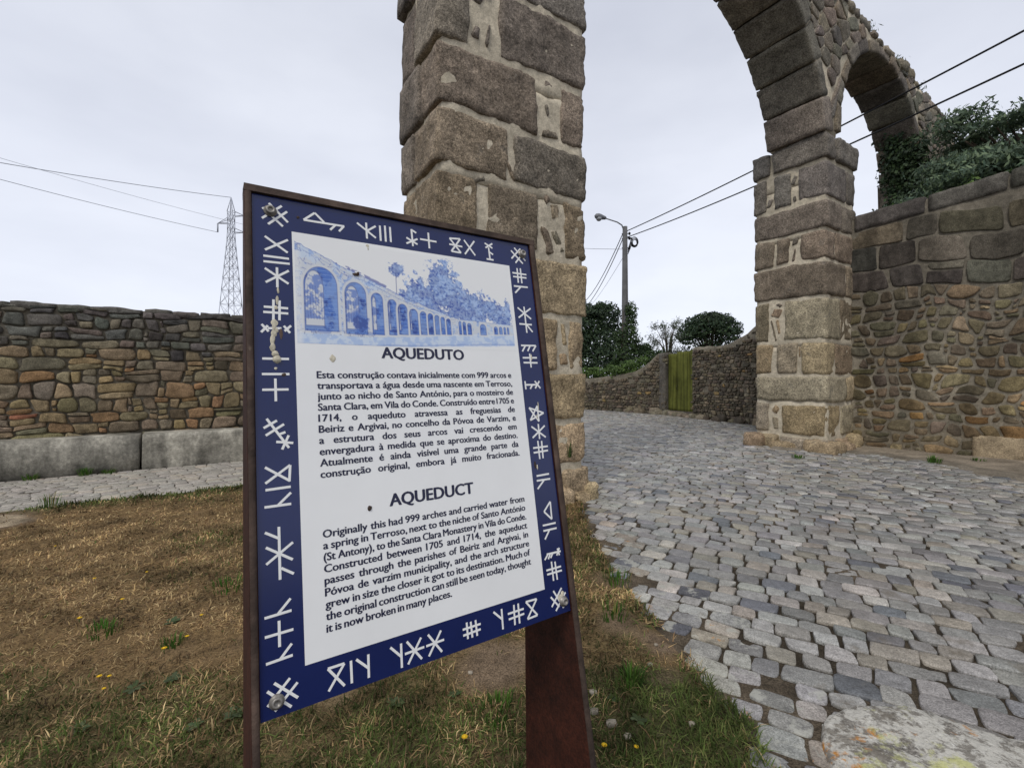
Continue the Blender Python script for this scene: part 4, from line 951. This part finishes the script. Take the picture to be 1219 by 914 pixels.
# painted tile picture: pigment of the tiles as vertex colours on a fine grid
def paint():
    W_, H_ = 486, 214; X0, Y0 = 70, 72; s = .9
    nx, ny = int(W_/s), int(H_/s); xs, ys = np.meshgrid(X0+np.arange(nx)*s, Y0+np.arange(ny)*s)
    rg = np.random.default_rng(3); img = np.ones((ny, nx, 3))*np.array((.79, .79, .77))
    def fbm(sc, seed):
        r = np.random.default_rng(seed); out = np.zeros((ny, nx)); amp = 1; tot = 0
        for o in range(4):
            g = r.random((int(H_/sc)+4, int(W_/sc)+4)); u_, v_ = (xs-X0)/sc, (ys-Y0)/sc; i, j = u_.astype(int), v_.astype(int); f, e = u_-i, v_-j; f = f*f*(3-2*f); e = e*e*(3-2*e)
            out += amp*((g[j, i]*(1-f)+g[j, i+1]*f)*(1-e)+(g[j+1, i]*(1-f)+g[j+1, i+1]*f)*e); tot += amp; amp *= .6; sc *= .5
        return out/tot
    n1, n2, n4 = fbm(18, 1), fbm(9, 2), fbm(3.6, 5)
    DB, MBl, LB, PB = (np.array(c) for c in ((.016, .042, .24), (.075, .17, .50), (.27, .41, .70), (.55, .64, .76)))
    def lay(mask, col, k=1.0):
        mm = np.clip(mask, 0, 1)[..., None]*k; img[:] = img*(1-mm)+col*mm
    soft = lambda d, w_: np.clip(.5-d/w_, 0, 1)
    topl = lambda x: np.interp(x, [70, 116, 162, 197, 247, 280, 341, 391, 415, 557], [84, 104, 126, 139, 160, 175, 195, 211, 216, 221])
    base = np.interp(xs, [70, 150, 260, 400, 560], [262, 263, 259, 252, 245])
    # trees behind
    for (cx, cy, rx, ry) in ((375, 150, 40, 62), (375, 115, 22, 34), (350, 175, 30, 36), (402, 180, 34, 40), (313, 165, 24, 38), (285, 180, 18, 22), (437, 178, 22, 34), (470, 182, 24, 32), (500, 190, 22, 28), (516, 195, 16, 30), (542, 195, 9, 40), (268, 115, 17, 14), (330, 190, 20, 24), (455, 195, 30, 30), (530, 208, 24, 16), (425, 200, 30, 26)):
        d = np.sqrt(((xs-cx)/rx)**2+((ys-cy)/ry)**2)+(n2-.5)*1.5+(n1-.5)*.6+(n4-.5)*.5-1
        mk = soft(d, .22)*(ys < topl(xs)+6); lay(mk, LB, .9); lay(mk*soft(.46-n2+.1*(1-np.clip(d+1, 0, 1)), .2), MBl*.8, .95); lay(mk*soft(.56-n1, .08), DB*1.3, .55); lay(mk*soft(.42-n4, .2), PB, .35); lay(mk*soft(n4-.40, .15), DB*1.5, .4)
    lay(soft(np.abs(xs-267+.02*(ys-130))-.8, 1)*(ys > 122)*(ys < topl(xs)), DB, .8)
    # grass band
    g = soft(np.abs(ys-(base+14))-13-3*(n1-.5), 4); lay(g, PB, .9); lay(g*soft(.5-n2, .15), LB, .55); lay(g*soft(np.abs(ys-base-24+6*(n1-.5))-1.5, 3), MBl, .5)
    # the stone arcade
    body = soft(topl(xs)+2*(n2-.5)*3-ys, 1.5)*soft(ys-base, 1.5); lay(body, np.array((.58, .61, .645))); lay(body*soft(.52-n1, .1), PB, .8); lay(body*soft(.60-n2, .06), LB, .7)
    lay(soft(np.abs(ys-topl(xs)-1.2*(n2-.5)*6)-.7, 1.2), MBl, .8); lay(soft(np.abs(ys-topl(xs)-9+3*(n1-.5))-.4, 1.2)*(xs < 330), MBl, .55)
    row = np.clip((ys-topl(xs))/np.maximum(8, base-topl(xs)), 0, 1); per = np.interp(xs, [70, 250, 400, 560], [15, 9, 4.5, 3]); rr = np.floor((ys-topl(xs))/per)
    jl = np.abs(((ys-topl(xs))/per+.25*(n1-.5)*6) % 1-.5) > .45; jv = np.abs((xs/(per*1.7)+rr*.5+.3*(n2-.5)*3) % 1-.5) > .47
    lay(body*(jl | jv)*(xs < 420)*(n4 > .36), DB*1.6, .6)
    lay(soft(np.abs(ys-topl(xs)+3-4*(n2-.5))-3, 3)*((n1 > .52) & (xs > 135) & (xs < 285)), DB*1.4, .75)
    A_ = [(84, 145, 130, 259, .47), (159, 201, 154, 262, .5), (211, 235, 172, 261, .25), (245, 264, 183, 260, .1), (266.5, 287, 191, 258, .1), (291, 310, 200, 257, .1), (315, 330, 204, 256, 0), (333, 345, 207, 255, 0), (349, 360, 210, 254, 0), (363, 373, 213, 253, 0), (376.5, 387, 216, 253, 0), (407, 414, 220, 251, 0), (417, 425, 221, 251, 0), (429, 439, 223, 250, 0), (462, 478, 223, 249, 0), (500, 510, 227, 246, 0), (514, 523, 227, 245, 0), (527, 533, 227, 245, 0), (537, 542, 227, 244, 0)]
    for l_, r_, t_, b_, op in A_:
        hw_ = (r_-l_)/2; cx = (l_+r_)/2; th = min(hw_*1.25, (b_-t_)*.6)
        def inside(cx, hw_, th, t_, b_):
            yc = t_+th; d = np.where(ys < yc, np.sqrt(((xs-cx)/hw_)**2+((ys-yc)/th)**2)-1, np.abs(xs-cx)/hw_-1)*hw_
            return np.maximum(d, ys-b_)
        d = inside(cx, hw_, th, t_, b_)
        lay(soft(np.abs(d-2.2)-min(3, hw_*.25), 1.5), np.array((.62, .635, .645)), .9)
        lay(soft(d, 1.2), MBl); lay(soft(d, 1.2)*soft(.53-n2+(xs-cx)/(hw_*14), .16), DB, .8); lay(soft(d, 1.2)*soft(.44-n1, .1), LB, .5)
        if hw_ > 7: lay(soft(d, 1.2)*(np.abs((ys/8.5+.4*(n1-.5)) % 1-.5) > .44), LB, .6)
        lay(soft(np.abs(d)-.5, 1), DB, .7)
        if op:
            ow = (r_-l_)*op*.5*1.15; d2 = inside(l_+ow+2, ow, th*.95, t_+8, b_-10); lay(soft(d2, 1.5), np.array((.60, .62, .64)))
            lay(soft(d2, 1.5)*soft(.47-n2+np.clip((ys-t_-60)/200, 0, .2)*0, .12)*(ys > t_+16)*(ys < b_-24), MBl, .8); lay(soft(d2, 1.5)*(np.abs((xs/5+.6*(n1-.5)) % 1-.5) > .38)*(ys > t_+40)*(ys < b_-22), DB, .45)
            lay(soft(np.abs(d2)-.5, 1.2), DB, .7)
    d = np.sqrt(((xs-186)/16)**2+((ys-235)/22)**2)+(n2-.5)*1.6-1; lay(soft(d, .3)*(ys < 262), MBl, .8); lay(soft(d+.25, .2)*soft(.5-n1, .1), DB, .7)
    d = np.abs(ys-260)-7*(n2-.1); lay(soft(d, 3)*(xs < 215)*soft(.5-n2, .1), MBl, .55); lay(soft(np.abs(n2-.5)-.02, .02)*soft(np.abs(ys-261)-6, 3)*(xs < 215), DB, .7)
    # vignetted left edge
    lay(soft(xs-79-8*(n2-.5), 8)*(ys > 100), np.array((.79, .79, .77)), .6)
    pts = np.stack([xs.ravel(), ys.ravel()], 1)
    T_ = np.array(TLp); v = T_+np.outer(pts[:, 0]/1000, us)+np.outer(pts[:, 1]/1000, es)+np.array(ns)*.0004
    ii = np.arange(nx*ny).reshape(ny, nx); f = np.stack([ii[:-1, :-1].ravel(), ii[1:, :-1].ravel(), ii[1:, 1:].ravel(), ii[:-1, 1:].ravel()], 1)
    build_np('tile_picture', v, f, img.reshape(-1, 3), M['paint'], panel, None, False)
paint()
# lettering
def words_mesh(jobs):
    """jobs: (list of (word, x, baseline y, width or None, height scale), name); every word is laid out in millimetres on the panel"""
    objs = {}
    for jl, _, size, off in jobs:
        for wd, *_r in jl:
            if (wd, size) in objs: continue
            cu = bpy.data.curves.new('lettering', 'FONT'); cu.body = wd; cu.size = size; cu.offset = off; cu.resolution_u = 3; cu.fill_mode = 'FRONT'
            o = bpy.data.objects.new('lettering', cu); C.objects.link(o); objs[wd, size] = o
    bpy.context.view_layer.update(); dg = bpy.context.evaluated_depsgraph_get(); geo = {}
    for k, o in objs.items():
        me = o.evaluated_get(dg).to_mesh(); geo[k] = ([tuple(v.co) for v in me.vertices], [list(p.vertices) for p in me.polygons]); o.evaluated_get(dg).to_mesh_clear()
    for k, o in objs.items(): cu = o.data; bpy.data.objects.remove(o); bpy.data.curves.remove(cu)
    return geo
P1T = """Esta construção contava inicialmente com 999 arcos e
transportava a água desde uma nascente em Terroso,
junto ao nicho de Santo António, para o mosteiro de
Santa Clara, em Vila do Conde. Construído entre 1705 e
1714, o aqueduto atravessa as freguesias de
Beiriz e Argivai, no concelho da Póvoa de Varzim, e
a estrutura dos seus arcos vai crescendo em
envergadura à medida que se aproxima do destino.
Atualmente é ainda visível uma grande parte da
construção original, embora já muito fracionada.""".split('\n')
P2T = """Originally this had 999 arches and carried water from
a spring in Terroso, next to the niche of Santo António
(St Antony), to the Santa Clara Monastery in Vila do Conde.
Constructed between 1705 and 1714, the aqueduct
passes through the parishes of Beiriz and Argivai, in
Póvoa de varzim municipality, and the arch structure
grew in size the closer it got to its destination. Much of
the original construction can still be seen today, thought
it is now broken in many places.""".split('\n')
BS, TS = 19.0, 33.0
jobs = [([(w_,) for l in P1T+P2T for w_ in l.split()], 'body', BS, 0), ([('AQUEDUTO',), ('AQUEDUCT',)], 'title', TS, 0)]
geo = words_mesh(jobs)
def put(mb, key, x, y, sx=1.0, sy=1.0):
    vs, fs = geo[key]; e = key[1]*(.033 if key[1] < 25 else .040)
    for k, (ex_, ey_) in enumerate(((-e, 0), (e, 0), (0, e*.35), (0, -e*.35))): mb.add([SG(x+v[0]*sx+ex_, y-v[1]*sy+ey_, .7+.05*k) for v in vs], fs)
def wwidth(key): vs = geo[key][0]; return (min(v[0] for v in vs), max(v[0] for v in vs)) if vs else (0, 0)
def para(name, lines, y0, dy, x0=101.5, x1=534):
    mb = MB()
    for i, l in enumerate(lines):
        ws = l.split(); ex = [wwidth((w_, BS)) for w_ in ws]; tot = sum(e[1]-e[0] for e in ex); last = l.startswith('it is now')
        sp_n = BS*.27; full = tot+sp_n*(len(ws)-1)
        sx = min(1.06, (x1-x0)/full) if not last else 236/full
        gap = ((x1-x0)-tot*sx)/(len(ws)-1) if not last else sp_n*sx
        x = x0
        for w_, e in zip(ws, ex):
            put(mb, (w_, BS), x-e[0]*sx, y0+dy*i, sx, 1.0); x += (e[1]-e[0])*sx+gap
    mb.build(name, M['ink'], panel, smooth=False)
for t_, x0, x1, y in (('AQUEDUTO', 226.5, 412, 309.5), ('AQUEDUCT', 224.5, 406, 601)):
    mb = MB(); e = wwidth((t_, TS)); sx = (x1-x0)/(e[1]-e[0]); put(mb, (t_, TS), x0-e[0]*sx, y, sx, 1.0); mb.build('title', M['ink'], panel, smooth=False)
para('paragraph', P1T, 350.5, 20.3); para('paragraph', P2T, 637, 19.5)
# droppings and stains
rnd = random.Random(2)
def blob(mb, x, y, rx, ry, h, n=12):
    vs = []; o = rnd.uniform(0, 99)
    for sc, hh in ((1, .1), (.75, h*.8), (.35, h)):
        for k in range(n):
            a = 2*math.pi*k/n; rr = 1+.35*noise.noise(Vector((math.cos(a)*1.3+o, math.sin(a)*1.3, 0))); vs.append(SG(x+rx*sc*rr*math.cos(a), y+ry*sc*rr*math.sin(a), .35+hh))
    vs.append(SG(x, y, .35+h)); fs = [[i*n+k, i*n+(k+1) % n, (i+1)*n+(k+1) % n, (i+1)*n+k] for i in (0, 1) for k in range(n)]+[[2*n+k, 2*n+(k+1) % n, 3*n] for k in range(n)]
    mb.add(vs, [f[::-1] for f in fs])
mb = MB()
for (x, y, rx, ry, h) in ((33, 248, 6, 6, 1), (32, 256, 3.5, 8, 1), (31, 268, 5, 7, 1.2), (29, 280, 4, 10, 1.6), (29, 294, 4.5, 9, 2.2), (33, 306, 6, 6, 3.4), (35, 316, 7, 8, 4.8), (33, 333, 2.5, 2.5, 1), (36, 262, 3, 5, 1.4), (40, 186, 2, 6, .9), (38, 205, 2.5, 9, .9), (36, 219, 3, 4, .9), (131, 312, 5.5, 7, .9), (210, 70, 3.5, 3, .7), (211, 76, 1.2, 4, .7), (604, 862, 6, 8, 1.1), (612, 855, 5, 6, .9), (581, 565, 2, 6, 1), (600, 300, 2, 9, .8), (604, 420, 1.5, 10, .8), (597, 446, 1.5, 6, .8)):
    mb = MB(); blob(mb, x, y, rx, ry, h); mb.build('bird_dropping', M['drop'], panel)
for (x, y, rx, ry, h) in ((185, 599, 4.5, 5, 2.5), (183, 137, 6.5, 3.6, 3), (187, 134, 3, 3, 4.5), (78, 33, 3, 3, 1), (46, 344, 4, 3, 1), (576, 560, 3, 9, .9), (43, 268, 3, 10, .6)): mb = MB(); blob(mb, x, y, rx, ry, h); mb.build('dirt_speck', M['rust_edge'], panel)

# ------------------------------------------------------------------ lichened boulder, tufts, flowers, pebbles, weeds
rnd = random.Random(77)
bo = MB(); outl = [(1.16, 1.35), (1.19, 1.78), (1.33, 1.99), (1.55, 2.07), (1.82, 2.0), (2.06, 1.86), (2.25, 1.62), (2.2, 1.2), (1.8, 1.0), (1.35, 1.05)]
cx, cy = 1.65, 1.55; pl = outl
for _ in range(3): pl = chaikin(pl, .25)
n = len(pl)
for sc, h in ((1.0, -.05), (1.0, .02), (.985, .038), (.95, .05), (.85, .058), (.7, .06), (.5, .062), (.3, .062), (.12, .062)):
    for (x, y) in pl:
        X, Y = cx+(x-cx)*sc, cy+(y-cy)*sc; d = noise.noise(Vector((X*5, Y*5, h*9)))*.02+noise.noise(Vector((X*17, Y*17, h*20)))*.008
        bo.v.append((X+d*(1 if sc > .9 else 0), Y+d*(1 if sc > .9 else 0), h+(d*1.1 if h > 0 else 0))); bo.c.append((.5, .5, .5))
for i in range(8):
    for k in range(n): bo.f.append([i*n+k, i*n+(k+1) % n, (i+1)*n+(k+1) % n, (i+1)*n+k])
bo.f.append([8*n+k for k in range(n)])
o = bo.build('lichened_boulder', M['slab'], base=(1.65, 1.55, 0)); tag(o, 'low flat boulder crusted with white, yellow and orange lichen at the edge of the setts', 'boulder')

def tuft(name, x, y, n, ln, cols, lab, cat, group=None, spread=.06, z=None, lean=.5, wid=.004, seed=1):
    rg = random.Random(seed); mb = MB(); z = lawn_z(x, y) if z is None else z
    for _ in range(n):
        a = rg.uniform(0, 6.283); r_ = spread*math.sqrt(rg.random()); bx, by = x+r_*math.cos(a), y+r_*math.sin(a); l_ = ln*rg.uniform(.5, 1.1); k = lean*rg.uniform(.3, 1.2)
        dx, dy = math.cos(a)*k*l_, math.sin(a)*k*l_; sx, sy = -math.sin(a)*wid, math.cos(a)*wid
        mb.add([(bx-sx, by-sy, z-.01), (bx+sx, by+sy, z-.01), (bx+dx*.4+sx*.8, by+dy*.4+sy*.8, z+l_*.6), (bx+dx*.4-sx*.8, by+dy*.4-sy*.8, z+l_*.6), (bx+dx, by+dy, z+l_*.85)], [[0, 1, 2, 3], [3, 2, 4]], vary(rg.choice(cols), rg, .25, .1))
    o = mb.build(name, M['grass'], None, (x, y, z), False); return tag(o, lab, cat, group)
TG = 'grass tufts standing out of the dry lawn'
LG = [(.06, .13, .02), (.08, .16, .025), (.05, .10, .02)]
GX = lambda px, pyy: ((px-609.5)/550*825/(pyy-448), 825/(pyy-448))
for i, (px, pyy, n, ln, sp, lab) in enumerate(((752, 826, 70, .10, .05, 'bright green grass tuft right of the sign plate'), (122, 760, 60, .06, .09, 'low green grass tuft in the middle of the dry lawn'), (272, 706, 70, .07, .13, 'green tuft close to the left plate of the sign'), (205, 775, 40, .07, .06, 'pale green tuft left of the sign near the bare soil'), (735, 700, 60, .08, .10, 'yellowed tuft at the edge of the setts'), (730, 742, 60, .09, .09, 'dry tuft between the sign plate and the setts'), (60, 605, 40, .16, .1, 'tall weedy tuft on the path edge at far left'), (590, 860, 60, .07, .1, 'green tuft under the sign between its plates'))):
    x, y = GX(px, pyy); tuft('grass_tuft', x, y, n, ln, LG if i in (0, 1, 2, 7) else LG+[(.2, .17, .06)], lab, 'grass tuft', TG, sp, seed=i)
for i, (a_, b_, n, ln, lab) in enumerate(((-1.62, 9.3, 60, .13, 'leafy weed at the foot of the long bench block'), (-1.35, 9.32, 40, .09, 'small weed at the foot of the bench near the joint'), (-2.2, 9.32, 60, .1, 'weed at the foot of the bench at far left'))):
    x, y, _ = P(a_, b_); tuft('bench_weed', x, y, n, ln, LG+[(.10, .12, .05)], lab, 'weed', 'weeds at the foot of the bench', .09, .02, .5, .006, 40+i)
for i, (px, pyy, n, ln, lab) in enumerate(((1112, 553, 60, .12, 'bushy green weed in the sandy strip below the tall wall'), (1165, 552, 30, .07, 'smaller green weed in the sandy strip nearer the right edge'), (950, 548, 50, .06, 'low weeds against the base of the far pier'))):
    x, y = GX(px, pyy); tuft('verge_weed', x, y, n, ln, LG, lab, 'weed', 'weeds in the sandy strip', .1, .05, .6, .007, 50+i)
x, y, _ = P(3.52, 4.2); tuft('joint_weed', x, y, 16, .24, [(.05, .09, .025), (.07, .11, .03)], 'thin green weed sprouting from a joint of the nearest pier', 'weed', None, .03, .56, .25, .006, 60)
def rosette(px, pyy, lab, seed, s=.05):
    s *= .72
    x, y = GX(px, pyy); z = lawn_z(x, y); rg = random.Random(seed); mb = MB()
    for k in range(11):
        a = k*2.4+rg.uniform(-.3, .3); l_ = s*rg.uniform(.6, 1.15); w_ = l_*.24; up = rg.uniform(.15, .6); c_, s_ = math.cos(a), math.sin(a); col = vary(rg.choice([(.06, .085, .03), (.075, .10, .04), (.05, .07, .025)]), rg, .2, .1)
        pts = []
        for f, wf in ((.05, .25), (.35, .8), (.7, 1), (1, .15)):
            h = z+.004+l_*up*(f-.55*f*f)
            for sd in (-1, 1): pts.append((x+c_*l_*f-s_*w_*wf*sd, y+s_*l_*f+c_*w_*wf*sd, h+(.003 if sd else 0)))
        mb.add(pts, [[0, 1, 3, 2], [2, 3, 5, 4], [4, 5, 7, 6]], col)
    tag(mb.build('plantain_weed', M['leaf'], None, (x, y, z), True), lab, 'weed', 'broad-leaf weeds in the lawn')
for i, (px, pyy, lab, s_) in enumerate(((160, 832, 'broad-leaf weed below the pair of yellow flowers', .07), (205, 820, 'broad-leaf weed left of the sign plate in the near lawn', .06), (280, 862, 'broad-leaf weed close beside the left sign plate', .07), (95, 880, 'broad-leaf weed at the bottom left of the lawn', .06), (230, 880, 'broad-leaf weed in the nearest green grass', .055), (205, 748, 'small grey-green weed in the middle of the dry lawn', .07), (760, 870, 'broad-leaf weed in the dark grass right of the sign plate', .05), (730, 845, 'small broad-leaf weed behind the bright tuft near the plate', .045), (470, 850, 'broad-leaf weed under the lower edge of the sign', .06), (540, 838, 'broad-leaf weed beside the bare patch under the sign', .05))): rosette(px, pyy, lab, 90+i, s_)
proto = None; q = random.Random(5)
FL = [(112, 700), (146, 724), (95, 748), (196, 785), (222, 770), (118, 818), (130, 816), (240, 745), (720, 906), (757, 906), (553, 897), (175, 690), (124, 832), (66, 660)]
for px, pyy in FL:
    x, y = GX(px, pyy); z = lawn_z(x, y)
    if proto is None:
        proto = thing('dandelion', (x, y, z), 'small yellow dandelion flower in the dry lawn', 'flower', 'yellow flowers dotted over the lawn')
        mb = MB(); tube(mb, [(x, y, z-.01), (x+.004, y, z+.014), (x+.002, y, z+.022)], .0018, 5); mb.build('stem', M['stem'], proto)
        mb = MB()
        for k in range(14):
            a = 2*math.pi*k/14; r_ = .012; c_ = (x+.002, y, z+.023); mb.add([c_, (c_[0]+r_*.7*math.cos(a-.25), c_[1]+r_*.7*math.sin(a-.25), c_[2]+.004), (c_[0]+r_*math.cos(a), c_[1]+r_*math.sin(a), c_[2]+.003), (c_[0]+r_*.7*math.cos(a+.25), c_[1]+r_*.7*math.sin(a+.25), c_[2]+.004)], [[0, 1, 2, 3]])
        lathe(mb, (x+.002, y, z+.022), [(.003, 0), (.006, .003), (.004, .007), (.001, .008)], 8); mb.build('blossom', M['petal'], proto)
    else:
        r_ = proto.copy(); C.objects.link(r_); r_.location = (x, y, z); r_.rotation_euler = (0, 0, q.uniform(0, 6)); r_.scale = (q.uniform(.8, 1.2),)*3
        for ch in list(proto.children): c_ = ch.copy(); C.objects.link(c_); c_.parent = r_
PB_ = [(748, 888, .016, 'white pebble in the dark grass right of the sign plate'), (707, 858, .02, 'pale stone beside the foot of the right sign plate'), (728, 872, .022, 'mossy pale stone on the grass right of the sign plate'), (774, 802, .012, 'small tan pebble on the bare soil near the setts'), (781, 778, .01, 'tiny pebble at the edge of the setts'), (824, 876, .014, 'brownish pebble at the grass edge below the setts'), (706, 838, .018, 'cream stone against the right sign plate'), (560, 812, .012, 'little pebble on the bare patch under the sign')]
for px, pyy, r_, lab in PB_:
    x, y = GX(px, pyy); mb = MB(); z = lawn_z(x, y)
    block(mb, (-r_, -r_*.8, -r_*.5), (r_, r_*.8, r_*.7), lambda p, q_, s: (x+p, y+q_, z+s+.004), r=r_*.7, amp=r_*.25, step=r_*.45, rnd=rnd, freq=40)
    o = mb.build('pebble', M['pebble'], base=(x, y, z)); tag(o, lab, 'pebble', 'pebbles on the lawn')

# ------------------------------------------------------------------ grass: far too many blades to count
def grow(name, count, ylo, yhi, lmin, lmax, wd, seed, lab, green_only=False):
    rg = np.random.default_rng(seed); xs, ys, dr = [], [], []
    tries = 0
    while len(xs) < count and tries < count*6:
        tries += 1
        y = ylo+(yhi-ylo)*rg.random(); x = -1.28*y-.4+(edge(y)+.1+1.28*y+.4)*rg.random()
        if not lawn_in(x, y): continue
        b_ = bare(x, y)
        if b_ > .42 and rg.random() < min(.97, (b_-.42)*3.2+.3): continue
        d = dryness(x, y)
        if noise.noise(Vector((x*7, y*7, 6)))+.35*noise.noise(Vector((x*17, y*17, 6))) < -.12+.0*d and rg.random() < .5: continue
        xs.append(x); ys.append(y); dr.append(d)
    x, y, d = map(np.array, (xs, ys, dr)); n = len(x)
    z = np.array([lawn_z(a_, b_) for a_, b_ in zip(x, y)])-.006
    az_ = rg.random(n)*2*np.pi; ln = (lmin+(lmax-lmin)*rg.random(n)**1.5)*(1.15-.35*d); el_ = np.where(rg.random(n) < .25+d*.6, .08+.4*rg.random(n), .4+.9*rg.random(n))
    hx_, hz = ln*np.cos(el_), ln*np.sin(el_); dx, dy = np.cos(az_), np.sin(az_); w_ = wd*(.6+.8*rg.random(n))
    sx, sy = -dy*w_, dx*w_; bz = .5+.2*rg.random(n)
    v = np.stack([np.stack([x-sx, y-sy, z], 1), np.stack([x+sx, y+sy, z], 1), np.stack([x+dx*hx_*bz+sx*.8, y+dy*hx_*bz+sy*.8, z+hz*.72], 1), np.stack([x+dx*hx_*bz-sx*.8, y+dy*hx_*bz-sy*.8, z+hz*.72], 1), np.stack([x+dx*hx_*1.25, y+dy*hx_*1.25, z+hz*(.8+.3*rg.random(n))], 1)], 1).reshape(-1, 3)
    o = np.arange(n)*5; f = np.concatenate([np.stack([o, o+1, o+2, o+3], 1), np.stack([o+3, o+2, o+4, o+4], 1)[:, :4]])
    dry = np.array([(.36, .25, .115), (.27, .185, .09), (.45, .335, .17), (.16, .108, .06), (.24, .15, .075)]); cl_ = np.array([noise.noise(Vector((a_*3.1, b_*3.1, 11)))+.5*noise.noise(Vector((a_*9, b_*9, 3))) for a_, b_ in zip(x, y)])
    grn = np.array([(.075, .105, .025), (.06, .09, .022), (.10, .125, .035), (.13, .135, .045)])
    isd = rg.random(n) < d*.95+.04; c = np.where(isd[:, None], dry[rg.integers(0, 5, n)], grn[rg.integers(0, 4, n)])*((.65+.7*rg.random(n))*np.clip(1+1.2*cl_, .4, 1.8))[:, None]
    tri = np.stack([o+3, o+2, o+4], 1).tolist(); quad = np.stack([o, o+1, o+2, o+3], 1).tolist()
    ob = build_np(name, v, quad+tri, np.repeat(c, 5, 0), M['grass'], None, (-1, (ylo+yhi)/2, 0), False); tag(ob, lab, 'grass', kind='stuff')
grow('dry_grass', 72000, .85, 2.7, .02, .065, .0024, 1, 'short mixed green and straw grass near the sign')
grow('dry_grass', 105000, 2.7, 4.6, .022, .065, .0036, 2, 'parched brown grass in the middle of the lawn')
grow('dry_grass', 30000, 4.6, 7.6, .02, .065, .0055, 3, 'parched grass with a green fringe along the path')
